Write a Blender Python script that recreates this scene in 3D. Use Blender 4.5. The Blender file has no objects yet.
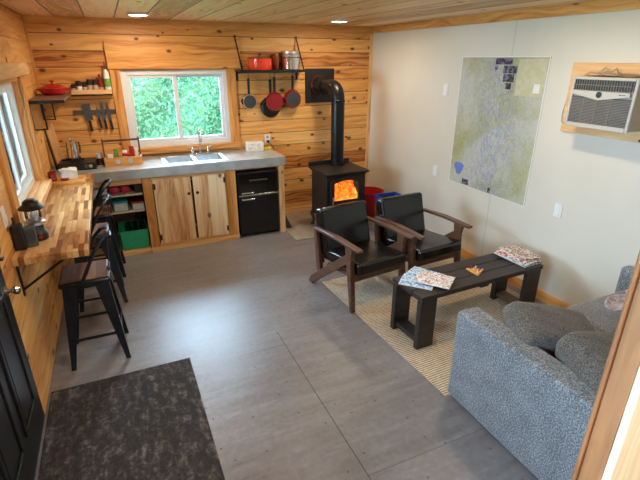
import bpy, bmesh, math, random
from mathutils import Vector, Matrix, Euler
random.seed(7)
S = bpy.context.scene
COL = S.collection
PI = math.pi
def R(d): return math.radians(d)

# ------------------------------------------------------------------ camera
cam_d = bpy.data.cameras.new('camera'); cam = bpy.data.objects.new('camera', cam_d); COL.objects.link(cam)
cam_d.sensor_width = 36.0; cam_d.lens = 444.68 / 640 * 36.0
cam_d.clip_start = 0.02
cam.location = (0.634, -5.38, 1.95)
yaw, pit, rol = -0.424851, -0.387661, 0.002232
cy, sy, cp, sp = math.cos(yaw), math.sin(yaw), math.cos(pit), math.sin(pit)
fw = Vector((-sy*cp, cy*cp, sp)); rt = Vector((cy, sy, 0)); up = rt.cross(fw)
r2 = rt*math.cos(rol) + up*math.sin(rol); u2 = -rt*math.sin(rol) + up*math.cos(rol)
cam.rotation_euler = Matrix((r2, u2, -fw)).transposed().to_euler()
S.camera = cam

# ------------------------------------------------------------------ world, exposure, lights
W = bpy.data.worlds.new('world'); S.world = W; W.use_nodes = True
bg = W.node_tree.nodes['Background']
bg.inputs['Color'].default_value = (0.55, 0.78, 1.0, 1)
wt = W.node_tree; _tc = wt.nodes.new('ShaderNodeTexCoord'); _sp = wt.nodes.new('ShaderNodeSeparateXYZ'); _mr = wt.nodes.new('ShaderNodeMapRange')
wt.links.new(_tc.outputs['Generated'], _sp.inputs[0]); wt.links.new(_sp.outputs[0], _mr.inputs['Value'])   # the sky is brightest to the west
_mr.interpolation_type = 'SMOOTHSTEP'
for k_, v_ in (('From Min', -.75), ('From Max', .05), ('To Min', 34.0), ('To Max', 28.0)): _mr.inputs[k_].default_value = v_
_m1 = wt.nodes.new('ShaderNodeMath'); _m1.operation = 'MULTIPLY'; wt.links.new(_sp.outputs[1], _m1.inputs[0]); wt.links.new(_sp.outputs[2], _m1.inputs[1])   # and high in the north
_m2 = wt.nodes.new('ShaderNodeMath'); _m2.operation = 'MAXIMUM'; wt.links.new(_m1.outputs[0], _m2.inputs[0]); _m2.inputs[1].default_value = 0
_m3 = wt.nodes.new('ShaderNodeMath'); _m3.operation = 'MULTIPLY_ADD'; wt.links.new(_m2.outputs[0], _m3.inputs[0]); _m3.inputs[1].default_value = 110; wt.links.new(_mr.outputs[0], _m3.inputs[2])
wt.links.new(_m3.outputs[0], bg.inputs['Strength'])
S.view_settings.view_transform = 'Standard'; S.view_settings.look = 'None'
S.view_settings.gamma = 1.0; S.view_settings.use_curve_mapping = False
S.view_settings.exposure = 0.0

def area(name, loc, rot, sx, sy_, energy, color, portal=False, shape='RECTANGLE', spread=180):
    l = bpy.data.lights.new(name, 'AREA'); l.shape = shape; l.size = sx
    if shape in ('RECTANGLE', 'ELLIPSE'): l.size_y = sy_
    l.energy = energy; l.color = color; l.spread = R(spread)
    if portal: l.cycles.is_portal = True
    o = bpy.data.objects.new(name, l); COL.objects.link(o); o.location = loc; o.rotation_euler = rot
    return o
area('window_portal', (1.33, 0.16, 1.42), (R(-90), 0, 0), 1.15, 0.85, 1, (1, 1, 1), True)
area('window_portal', (-0.16, -1.62, 1.39), (R(90), 0, R(-90)), 1.2, 0.86, 1, (1, 1, 1), True)
area('window_portal', (-0.16, -4.8, 1.4), (R(90), 0, R(-90)), 1.2, 1.0, 1, (1, 1, 1), True)  # portal of the added unseen window
sun = bpy.data.lights.new('sun', 'SUN'); sun.energy = .6; sun.angle = R(2); sun.color = (1.0, .97, .88)
so = bpy.data.objects.new('sun', sun); COL.objects.link(so); so.rotation_euler = (R(38), R(18), R(0))

# ------------------------------------------------------------------ material helpers
class NT:
    def __init__(s, name):
        s.m = bpy.data.materials.new(name); s.m.use_nodes = True; s.t = s.m.node_tree; s.n = s.t.nodes
        s.bsdf = s.n['Principled BSDF']; s.out = s.n['Material Output']
    def new(s, ty, **kw):
        n = s.n.new(ty)
        for k, v in kw.items(): setattr(n, k, v)
        return n
    def put(s, sock, v):
        if isinstance(v, bpy.types.NodeSocket): s.t.links.new(v, sock)
        elif v is not None: sock.default_value = v
    def math(s, op, a, b=None, c=None, clamp=False):
        n = s.new('ShaderNodeMath', operation=op); n.use_clamp = clamp
        s.put(n.inputs[0], a); s.put(n.inputs[1], b)
        if c is not None: s.put(n.inputs[2], c)
        return n.outputs[0]
    def comb(s, x, y, z):
        n = s.new('ShaderNodeCombineXYZ')
        for i, v in enumerate((x, y, z)): s.put(n.inputs[i], v)
        return n.outputs[0]
    def coords(s):
        tc = s.new('ShaderNodeTexCoord'); sep = s.new('ShaderNodeSeparateXYZ')
        s.t.links.new(tc.outputs['Object'], sep.inputs[0])
        return tc.outputs['Object'], {'X': sep.outputs[0], 'Y': sep.outputs[1], 'Z': sep.outputs[2]}
    def noise(s, vec, scale, detail=3, rough=.5, dist=0.0):
        n = s.new('ShaderNodeTexNoise'); s.put(n.inputs['Vector'], vec); n.inputs['Scale'].default_value = scale
        n.inputs['Detail'].default_value = detail; n.inputs['Roughness'].default_value = rough; n.inputs['Distortion'].default_value = dist
        return n.outputs['Fac'], n.outputs['Color']
    def ramp(s, fac, stops, interp='LINEAR'):
        n = s.new('ShaderNodeValToRGB'); n.color_ramp.interpolation = interp
        e = n.color_ramp.elements
        while len(e) > 1: e.remove(e[-1])
        e[0].position = stops[0][0]; e[0].color = (*stops[0][1], 1)
        for p, c in stops[1:]:
            k = e.new(p); k.color = (*c, 1)
        s.put(n.inputs[0], fac); return n.outputs[0]
    def mix(s, fac, a, b, mode='MIX'):
        n = s.new('ShaderNodeMix', data_type='RGBA', blend_type=mode)
        s.put(n.inputs[0], fac)
        s.put(n.inputs[6], (*a, 1) if isinstance(a, tuple) and len(a) == 3 else a)
        s.put(n.inputs[7], (*b, 1) if isinstance(b, tuple) and len(b) == 3 else b)
        return n.outputs[2]
    def bump(s, h, strength=.3, dist=.002):
        n = s.new('ShaderNodeBump'); n.inputs['Strength'].default_value = strength; n.inputs['Distance'].default_value = dist
        s.put(n.inputs['Height'], h); s.t.links.new(n.outputs[0], s.bsdf.inputs['Normal'])
    def base(s, c): s.put(s.bsdf.inputs['Base Color'], (*c, 1) if isinstance(c, tuple) and len(c) == 3 else c)

def srgb(r, g, b):
    f = lambda v: (v/255/12.92) if v/255 <= .04045 else ((v/255+.055)/1.055)**2.4
    return (f(r), f(g), f(b))

def plain(name, c, rough=.5, metal=0.0, var=.12, scale=25, bump=.0, coat=0.0, spec=None):
    t = NT(name); vec, _ = t.coords()
    f, _ = t.noise(vec, scale, 3)
    lo = tuple(max(0, x*(1-var)) for x in c); hi = tuple(min(1, x*(1+var)) for x in c)
    t.base(t.ramp(f, [(.3, lo), (.7, hi)]))
    t.bsdf.inputs['Roughness'].default_value = rough; t.bsdf.inputs['Metallic'].default_value = metal
    t.bsdf.inputs['Coat Weight'].default_value = coat
    if spec is not None: t.bsdf.inputs['Specular IOR Level'].default_value = spec
    if bump: t.bump(t.noise(vec, scale*3, 4)[0], bump)
    return t.m

def wood(name, stops, along='X', across='Z', bw=None, blen=None, knots=0.0, gap=.004, gscale=1.0, idvar=.5, rough=.5, gapc=.35, bump=.25, kscale=2.4, stretch=14):
    """boards run along one axis; each board has its own tone and grain; optional knots"""
    t = NT(name); vec, ax = t.coords(); u, v = ax[along], ax[across]
    w = [ax[k] for k in 'XYZ' if k not in (along, across)][0]
    if bw:
        r = t.math('DIVIDE', v, bw); row = t.math('FLOOR', r); fr = t.math('FRACT', r)
        wn = t.new('ShaderNodeTexWhiteNoise', noise_dimensions='1D'); t.put(wn.inputs['W'], row); rid = wn.outputs['Value']
        if blen:
            cc = t.math('ADD', t.math('DIVIDE', u, blen), t.math('MULTIPLY', rid, 7.31)); cid = t.math('FLOOR', cc); cf = t.math('FRACT', cc)
            w2 = t.new('ShaderNodeTexWhiteNoise', noise_dimensions='2D'); t.put(w2.inputs['Vector'], t.comb(row, cid, 0.0)); bid = w2.outputs['Value']
        else: bid = rid; cf = None
    else: bid = 0.5
    off = t.math('MULTIPLY', bid, 37.0)
    warp, _ = t.noise(t.comb(t.math('ADD', u, off), t.math('MULTIPLY', v, 2.5), t.math('MULTIPLY', w, 2.5)), 1.6*gscale, 2)
    vv = t.math('ADD', v, t.math('MULTIPLY', warp, .22/gscale))
    g, _ = t.noise(t.comb(t.math('ADD', t.math('MULTIPLY', u, .8), off), t.math('MULTIPLY', vv, stretch), t.math('MULTIPLY', w, stretch)), 1.6*gscale, 5, .62)
    fac = t.math('ADD', t.math('MULTIPLY', g, 1.25 - idvar*.5), t.math('MULTIPLY', t.math('SUBTRACT', bid, .5), idvar))
    fac = t.math('SUBTRACT', fac, .12, clamp=True)
    col = t.ramp(fac, stops)
    if knots:
        vo = t.new('ShaderNodeTexVoronoi', voronoi_dimensions='2D', feature='F1')
        t.put(vo.inputs['Vector'], t.comb(t.math('ADD', t.math('MULTIPLY', u, .8), off), t.math('MULTIPLY', v, 1.25), 0.0)); vo.inputs['Scale'].default_value = kscale
        sc = t.new('ShaderNodeSeparateColor'); t.put(sc.inputs[0], vo.outputs['Color'])
        rad = t.math('MULTIPLY', t.math('MAXIMUM', t.math('SUBTRACT', sc.outputs[0], 1-knots), 0.0), .095*kscale/2.4/max(knots, .01))
        d = t.math('DIVIDE', vo.outputs['Distance'], t.math('ADD', rad, .0001))
        kf = t.ramp(d, [(0.0, (1, 1, 1)), (.45, (.9, .9, .9)), (.8, (.35, .35, .35)), (1.0, (0, 0, 0))])
        col = t.mix(kf, col, tuple(x*.32 for x in stops[0][1]))
    hgt = g
    if bw and gap:
        e = gap/bw
        m = t.math('LESS_THAN', fr, e)
        if cf is not None: m = t.math('MAXIMUM', m, t.math('LESS_THAN', cf, gap/blen))
        col = t.mix(t.math('MULTIPLY', m, gapc), col, (.04, .018, .006))
        hgt = t.math('SUBTRACT', g, t.math('MULTIPLY', m, 1.5))
    t.base(col); t.bsdf.inputs['Roughness'].default_value = rough
    t.bump(hgt, bump, .002)
    return t.m

PINE = [(.16, srgb(150, 84, 36)), (.30, srgb(206, 140, 70)), (.48, srgb(226, 166, 92)), (.78, srgb(242, 198, 128))]
PALE = [(.12, srgb(196, 142, 86)), (.4, srgb(228, 180, 122)), (.65, srgb(242, 204, 150)), (.9, srgb(250, 222, 176))]
CEIL = [(.15, srgb(186, 132, 84)), (.38, srgb(234, 190, 140)), (.6, srgb(246, 214, 168)), (.95, srgb(252, 232, 198))]
DARKW = [(.1, srgb(54, 34, 24)), (.45, srgb(100, 68, 50)), (.8, srgb(138, 102, 80))]
M = {}
M['wall_pine'] = wood('pine_wall_boards', PINE, 'X', 'Z', .155, None, knots=.75, gap=.007, idvar=.38, gapc=.8, kscale=5.0, stretch=16)
M['wall_pine_left'] = wood('pine_wall_boards_side', PINE, 'Y', 'Z', .19, None, knots=.55, gap=.005, idvar=.25, gapc=.5, kscale=4)
M['ceil'] = wood('pine_ceiling_boards', CEIL, 'Y', 'X', .262, None, knots=.55, gap=.012, idvar=.45, gapc=.85, kscale=3.2)
M['pine_x'] = wood('pine_along_x', PALE, 'X', 'Z', knots=.35, bump=.12)
M['pine_y'] = wood('pine_along_y', PALE, 'Y', 'Z', knots=.35, bump=.12)
M['pine_z'] = wood('pine_along_z', PALE, 'Z', 'X', knots=.35, bump=.12)
M['honey_x'] = wood('honey_pine_x', PINE, 'X', 'Z', knots=.45, bump=.12)
M['honey_y'] = wood('honey_pine_y', PINE, 'Y', 'Z', knots=.4, bump=.12)
M['honey_z'] = wood('honey_pine_z', PINE, 'Z', 'X', knots=.35, bump=.12)
M['door_pine'] = wood('cabinet_door_boards', [(.12, srgb(200, 136, 82)), (.3, srgb(238, 192, 138)), (.5, srgb(246, 214, 168)), (.9, srgb(252, 232, 196))], 'Z', 'X', .09, None, knots=.5, gap=.003, idvar=.4, gapc=.4, kscale=4.5)
M['butcher'] = wood('butcher_block', [(.1, srgb(130, 82, 44)), (.3, srgb(186, 134, 82)), (.6, srgb(216, 172, 116)), (.9, srgb(234, 200, 150))], 'Y', 'X', .030, .24, gap=.0015, idvar=.62, gapc=.4, rough=.3, bump=.05)
M['stool_seat'] = wood('stool_seat_wood', [(.1, srgb(100, 66, 42)), (.5, srgb(150, 108, 74)), (.9, srgb(184, 142, 104))], 'Y', 'X', .07, None, gap=.002, idvar=.6)
M['walnut'] = wood('walnut_frame', DARKW, 'Y', 'Z', rough=.32, bump=.08, gscale=2)
M['espresso'] = wood('stained_table_wood', [(.15, srgb(26, 21, 19)), (.5, srgb(52, 43, 38)), (.85, srgb(84, 72, 64))], 'X', 'Y', rough=.45, bump=.3, gscale=2)
M['post'] = wood('door_post_wood', [(.1, srgb(104, 60, 30)), (.5, srgb(160, 106, 62)), (.9, srgb(190, 138, 90))], 'Z', 'X', rough=.6, knots=.2, bump=.2)
M['postpale'] = wood('pale_post_wood', [(.1, srgb(196, 172, 136)), (.5, srgb(224, 206, 174)), (.9, srgb(240, 226, 200))], 'Z', 'X', rough=.6, bump=.2, stretch=30)

def wall_paint():
    t = NT('cream_wall_panel'); vec, ax = t.coords()
    f, _ = t.noise(vec, 1.3, 3)
    col = t.ramp(f, [(.3, srgb(211, 205, 190)), (.7, srgb(219, 213, 199))])
    m = t.math('LESS_THAN', t.math('ABSOLUTE', t.math('ADD', ax['Y'], 2.325)), .003)
    col = t.mix(t.math('MULTIPLY', m, .45), col, srgb(120, 110, 95))
    t.base(col); t.bsdf.inputs['Roughness'].default_value = .42
    t.bump(t.noise(vec, 90, 3)[0], .08); return t.m
M['paint'] = wall_paint()
def floor_mat():
    t = NT('painted_plywood_floor'); vec, ax = t.coords()
    n1, _ = t.noise(vec, .75, 4, .6)
    n2, _ = t.noise(t.comb(t.math('MULTIPLY', ax['X'], 1.2), t.math('MULTIPLY', ax['Y'], 9.0), 0.0), 1.6, 6, .65, .4)
    n3, _ = t.noise(vec, 28, 4, .7)
    f = t.math('ADD', t.math('MULTIPLY', n1, .45), t.math('ADD', t.math('MULTIPLY', n2, .33), t.math('MULTIPLY', n3, .24)))
    col = t.ramp(f, [(.38, srgb(92, 80, 74)), (.46, srgb(118, 110, 108)), (.56, srgb(130, 126, 127)), (.68, srgb(150, 148, 151))])
    # sheet joints: full sheets 1.22 x 2.44, staggered
    gx = t.math('DIVIDE', t.math('SUBTRACT', ax['X'], 1.53-12.2), 1.22); col_id = t.math('FLOOR', gx); fx = t.math('FRACT', gx)
    odd = t.math('FRACT', t.math('MULTIPLY', col_id, .5))
    gy = t.math('ADD', t.math('DIVIDE', t.math('ADD', ax['Y'], 4.0+24.4), 2.44), odd); fy = t.math('FRACT', gy)
    m = t.math('MAXIMUM', t.math('MULTIPLY', t.math('LESS_THAN', t.math('ABSOLUTE', t.math('SUBTRACT', ax['X'], 1.53)), .0028), t.math('LESS_THAN', ax['Y'], -2.6)), t.math('MULTIPLY', t.math('LESS_THAN', fy, .0017), .7))
    # screw heads as small dots
    vo = t.new('ShaderNodeTexVoronoi', voronoi_dimensions='2D'); t.put(vo.inputs['Vector'], vec); vo.inputs['Scale'].default_value = 4.5
    dot = t.math('LESS_THAN', vo.outputs['Distance'], .03)
    m = t.math('MAXIMUM', m, t.math('MULTIPLY', dot, .7))
    col = t.mix(t.math('MULTIPLY', m, .75), col, srgb(38, 32, 30))
    t.base(col)
    t.put(t.bsdf.inputs['Roughness'], t.ramp(n2, [(.3, (.31, .31, .31)), (.7, (.46, .46, .46))]))
    t.bump(t.math('SUBTRACT', f, m), .25, .002); return t.m
M['floor'] = floor_mat()
M['black_metal'] = plain('black_painted_steel', srgb(26, 28, 32), .38, .3, .2)
M['stool_metal'] = plain('stool_steel', srgb(44, 52, 62), .33, .6, .2)
M['stove'] = plain('stove_black_iron', srgb(38, 34, 33), .5, .3, .15, 60, .15)
M['stovepipe'] = plain('stovepipe_black', srgb(30, 29, 30), .35, .5, .1)
M['stove_leg'] = plain('stove_leg_iron', srgb(70, 36, 26), .45, .3, .15)
M['steel'] = plain('brushed_steel', srgb(215, 215, 215), .32, 1.0, .08)
M['chrome'] = plain('chrome', srgb(225, 228, 230), .1, 1.0, .03)
M['dark_steel'] = plain('dark_steel', srgb(96, 98, 102), .35, .9, .1)
M['red_enamel'] = plain('red_enamel', srgb(172, 22, 22), .2, 0, .12, 8, 0, .6)
M['orange_enamel'] = plain('orange_red_enamel', srgb(232, 62, 22), .25, 0, .12, 8, 0, .6)
M['dark_red'] = plain('dark_red_enamel', srgb(128, 18, 26), .25, 0, .15, 8, 0, .5)
M['pan_red'] = plain('pan_base_red', srgb(140, 20, 28), .3, 0, .1)
M['copper'] = plain('brown_copper', srgb(150, 90, 55), .3, .8, .1)
M['black_plastic'] = plain('black_plastic', srgb(24, 24, 26), .4, 0, .15)
M['grey_plastic'] = plain('grey_plastic', srgb(72, 74, 78), .5, 0, .15)
M['white_plastic'] = plain('white_plastic', srgb(228, 230, 228), .4, 0, .03)
M['beige_white'] = plain('yellowed_white_plastic', srgb(182, 178, 168), .4, 0, .03)
M['ac_louvre'] = plain('brownish_grey_louvre', srgb(134, 126, 112), .5, 0, .08)
M['vinyl'] = plain('white_vinyl', srgb(226, 232, 238), .35, 0, .03)
M['beige_plastic'] = plain('aged_white_plastic', srgb(168, 160, 144), .45, 0, .05)
M['leather'] = plain('black_leather', srgb(9, 9, 10), .26, 0, .2, 40, .04, 0.12)
M['green_plastic'] = plain('green_plastic', srgb(40, 168, 122), .4, 0, .08)
M['teal'] = plain('teal_plastic', srgb(40, 150, 165), .4, 0, .08)
M['clear_plastic'] = plain('cloudy_plastic', srgb(196, 204, 206), .3, 0, .05)
M['blue_plastic'] = plain('blue_plastic', srgb(28, 70, 160), .35, 0, .1)
M['pink_bag'] = plain('red_pink_bag', srgb(178, 38, 62), .45, 0, .35, 30)
M['paper'] = plain('white_paper', srgb(232, 230, 224), .7, 0, .05)
M['yellow'] = plain('yellow_sponge', srgb(222, 200, 60), .8, 0, .1)
M['concrete'] = plain('grey_concrete', srgb(166, 168, 166), .13, 0, .14, 9, .03, 0, .8)
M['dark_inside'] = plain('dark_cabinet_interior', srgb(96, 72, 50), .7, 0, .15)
M['shelf_white'] = plain('pale_shelf_board', srgb(206, 196, 178), .5, 0, .06)
M['hearth'] = None
M['fridge'] = plain('gloss_black_fridge', srgb(12, 12, 14), .18, 0, .1, 10, 0, .3)
M['door_black'] = plain('black_door_paint', srgb(30, 32, 34), .4, 0, .1)
M['red_paint'] = plain('red_painted_metal', srgb(170, 26, 28), .35, 0, .1)
M['label_green'] = plain('green_label', srgb(110, 160, 60), .5, 0, .3, 80)
M['cap_brown'] = plain('brown_cap', srgb(96, 40, 20), .45, 0, .1)
M['jar_dark'] = plain('dark_jar_contents', srgb(74, 44, 30), .25, 0, .35, 60)
M['jar_label'] = plain('jar_label', srgb(190, 170, 150), .6, 0, .2, 90)
M['sauce_red'] = plain('red_sauce_bottle', srgb(130, 24, 18), .25, 0, .2, 40)
M['rust'] = plain('bronze_stretcher', srgb(92, 66, 36), .5, 0, .2)

def glass_mat(name, tint, gloss=.08, rough=0.02):
    t = NT(name); tr = t.new('ShaderNodeBsdfTransparent'); tr.inputs[0].default_value = (*tint, 1)
    gl = t.new('ShaderNodeBsdfGlossy'); gl.inputs['Roughness'].default_value = rough
    fr = t.new('ShaderNodeFresnel'); fr.inputs[0].default_value = 1.45
    mx = t.new('ShaderNodeMixShader'); t.put(mx.inputs[0], t.math('ADD', fr.outputs[0], gloss-.04, clamp=True))
    t.t.links.new(tr.outputs[0], mx.inputs[1]); t.t.links.new(gl.outputs[0], mx.inputs[2]); t.t.links.new(mx.outputs[0], t.out.inputs[0])
    return t.m
M['glass'] = glass_mat('window_glass', (.96, .99, 1.0))
M['stove_glass'] = glass_mat('stove_door_glass', (1.0, .95, .9))
M['lantern_glass'] = glass_mat('lantern_glass', (.82, .86, .88), .25)
def emis(name, c, s):
    t = NT(name); e = t.new('ShaderNodeEmission'); e.inputs[0].default_value = (*c, 1); e.inputs[1].default_value = s
    t.t.links.new(e.outputs[0], t.out.inputs[0]); return t.m
M['lamp'] = emis('lamp_lens', (1.0, .86, .68), 26)
def flame_mat():
    t = NT('flame'); vec, ax = t.coords()
    f, _ = t.noise(vec, 16, 4, .6, 1.2)
    f = t.math('SUBTRACT', f, t.math('MULTIPLY', t.math('SUBTRACT', ax['Z'], .52), .6))
    c = t.ramp(f, [(.3, (.55, .035, .002)), (.45, (1, .14, .008)), (.58, (1, .32, .03)), (.72, (1, .68, .18)), (.85, (1, .92, .6))])
    e = t.new('ShaderNodeEmission'); t.put(e.inputs[0], c); e.inputs[1].default_value = 1.6
    t.t.links.new(e.outputs[0], t.out.inputs[0]); return t.m
M['flame'] = flame_mat()
def fabric(name, c1, c2, c3, scale=170, bump=.5):
    t = NT(name); vec, _ = t.coords()
    f, _ = t.noise(vec, scale, 2, .6); g, _ = t.noise(vec, 9, 2)
    h = t.math('ADD', t.math('MULTIPLY', f, .85), t.math('MULTIPLY', g, .15))
    t.base(t.ramp(h, [(.36, c1), (.5, c2), (.64, c3)])); t.bsdf.inputs['Roughness'].default_value = .95
    t.bsdf.inputs['Sheen Weight'].default_value = .25
    t.bump(f, bump, .003); return t.m
M['sofa'] = fabric('heather_grey_fabric', srgb(74, 77, 82), srgb(112, 115, 120), srgb(162, 165, 168), 130)
M['cushion'] = fabric('cushion_grey_fabric', srgb(56, 50, 46), srgb(88, 82, 76), srgb(122, 114, 106), 150)
M['mauve'] = fabric('mauve_blanket', srgb(140, 120, 122), srgb(172, 152, 154), srgb(200, 182, 184), 60)
def jute():
    t = NT('jute_weave'); vec, ax = t.coords()
    wv = t.new('ShaderNodeTexWave', wave_type='BANDS', bands_direction='Y'); t.put(wv.inputs['Vector'], vec); wv.inputs['Scale'].default_value = 17; wv.inputs['Distortion'].default_value = 1.2
    wv.inputs['Detail'].default_value = 2; wv.inputs['Detail Scale'].default_value = 6
    w2 = t.new('ShaderNodeTexWave', wave_type='BANDS', bands_direction='X'); t.put(w2.inputs['Vector'], vec); w2.inputs['Scale'].default_value = 22; w2.inputs['Distortion'].default_value = 2.0
    n, _ = t.noise(vec, 40, 3)
    h = t.math('ADD', t.math('MULTIPLY', wv.outputs['Fac'], .5), t.math('ADD', t.math('MULTIPLY', w2.outputs['Fac'], .2), t.math('MULTIPLY', n, .4)))
    t.base(t.ramp(h, [(.22, srgb(116, 94, 72)), (.5, srgb(186, 160, 130)), (.78, srgb(228, 210, 182))])); t.bsdf.inputs['Roughness'].default_value = .95
    t.bump(h, .8, .006); return t.m
M['jute'] = jute()
def mat_rug():
    t = NT('charcoal_patterned_mat'); vec, ax = t.coords()
    a, _ = t.noise(vec, 22, 5, .75, .8)
    b, _ = t.noise(t.comb(t.math('MULTIPLY', ax['X'], 3.0), ax['Y'], 0.0), 7, 4, .7)
    m = t.math('MULTIPLY', a, b)
    t.base(t.ramp(m, [(.2, srgb(38, 34, 33)), (.27, srgb(58, 52, 50)), (.33, srgb(84, 78, 74)), (.42, srgb(118, 112, 106))])); t.bsdf.inputs['Roughness'].default_value = .9
    t.bump(a, .4, .003); return t.m
M['mat'] = mat_rug()
def tile_mat():
    t = NT('hearth_stone_tile'); vec, ax = t.coords()
    n, _ = t.noise(vec, 5, 5, .6)
    col = t.ramp(n, [(.3, srgb(128, 116, 98)), (.7, srgb(170, 158, 138))])
    fx = t.math('FRACT', t.math('DIVIDE', ax['X'], .305)); fy = t.math('FRACT', t.math('DIVIDE', t.math('ADD', ax['Y'], 9.15), .305))
    m = t.math('MAXIMUM', t.math('LESS_THAN', fx, .02), t.math('LESS_THAN', fy, .02))
    t.base(t.mix(t.math('MULTIPLY', m, .6), col, srgb(90, 82, 70))); t.bsdf.inputs['Roughness'].default_value = .6
    t.bump(t.math('SUBTRACT', n, m), .2, .002); return t.m
M['hearth'] = tile_mat()
def foliage_mat():
    t = NT('leaf_green'); vec, _ = t.coords(); n, _ = t.noise(vec, 3, 3); 
    oi = t.new('ShaderNodeNewGeometry')
    f = t.math('ADD', t.math('MULTIPLY', n, .5), t.math('MULTIPLY', oi.outputs['Random Per Island'], .5))
    t.base(t.ramp(f, [(.25, srgb(62, 106, 84)), (.5, srgb(76, 120, 90)), (.75, srgb(104, 134, 90))]))
    t.bsdf.inputs['Roughness'].default_value = .9; t.bsdf.inputs['Specular IOR Level'].default_value = .1
    return t.m
M['leaf'] = foliage_mat()
M['grass'] = plain('outdoor_grass', srgb(90, 130, 70), .9, 0, .3, 6)
M['bark'] = plain('bark', srgb(90, 75, 62), .9, 0, .3, 12, .5)
def map_mat():
    t = NT('printed_trail_map'); vec, ax = t.coords()
    a, _ = t.noise(vec, 2.2, 5, .6, .4); b, _ = t.noise(vec, 9, 5, .7, 1.5); c, _ = t.noise(t.comb(0.0, t.math('MULTIPLY', ax['Y'], 2.2), ax['Z']), 5, 4, .7, 2.5)
    col = t.ramp(a, [(.3, srgb(158, 158, 100)), (.45, srgb(172, 172, 134)), (.58, srgb(188, 188, 176)), (.75, srgb(180, 182, 164))])
    g = t.ramp(t.math('ABSOLUTE', t.math('SUBTRACT', b, .5)), [(0, (1, 1, 1)), (.02, (0, 0, 0))])
    col = t.mix(t.math('MULTIPLY', g, .35), col, srgb(220, 222, 214))
    r = t.ramp(t.math('ABSOLUTE', t.math('SUBTRACT', c, .52)), [(0, (1, 1, 1)), (.04, (0, 0, 0))])
    cen = t.ramp(t.math('ABSOLUTE', t.math('ADD', ax['Y'], .05)), [(.1, (1, 1, 1)), (.4, (0, 0, 0))])
    col = t.mix(t.math('MULTIPLY', t.math('MULTIPLY', r, cen), .8), col, srgb(104, 108, 190))
    dk, _ = t.noise(vec, 26, 4, .7)
    col = t.mix(t.ramp(dk, [(.55, (0, 0, 0)), (.75, (.5, .5, .5))]), col, srgb(120, 118, 100))
    t.base(col); t.bsdf.inputs['Roughness'].default_value = .4; return t.m
M['map'] = map_mat()
def print_mat(name, cols, scale=18):
    t = NT(name); vec, _ = t.coords(); vo = t.new('ShaderNodeTexVoronoi', distance='CHEBYCHEV'); t.put(vo.inputs['Vector'], vec); vo.inputs['Scale'].default_value = scale
    vo.inputs['Randomness'].default_value = .85
    sc = t.new('ShaderNodeSeparateColor'); t.put(sc.inputs[0], vo.outputs['Color'])
    n = len(cols); t.base(t.ramp(sc.outputs[0], [(i/n, c) for i, c in enumerate(cols)], 'CONSTANT'))
    t.bsdf.inputs['Roughness'].default_value = .3; return t.m
M['inset'] = print_mat('dark_photo_inset', [srgb(50, 44, 60), srgb(86, 78, 96), srgb(120, 120, 140), srgb(40, 40, 50)], 60)
M['mag_a'] = print_mat('magazine_cover_white_pink', [srgb(236, 232, 226), srgb(214, 190, 186), srgb(150, 110, 100), srgb(240, 240, 238), srgb(196, 170, 160)], 95)
M['mag_b'] = print_mat('magazine_cover_blue', [srgb(140, 180, 216), srgb(200, 220, 234), srgb(90, 140, 190), srgb(226, 232, 236)], 95)
M['mag_c'] = print_mat('magazine_cover_red', [srgb(190, 60, 70), srgb(230, 214, 208), srgb(120, 40, 50), srgb(236, 236, 232)], 95)
M['mag_d'] = print_mat('magazine_cover_grey', [srgb(206, 206, 204), srgb(168, 172, 176), srgb(116, 96, 90), srgb(232, 230, 226)], 95)
M['mag_e'] = print_mat('magazine_cover_brown', [srgb(196, 176, 160), srgb(120, 72, 60), srgb(226, 220, 214), srgb(160, 130, 120)], 95)

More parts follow.
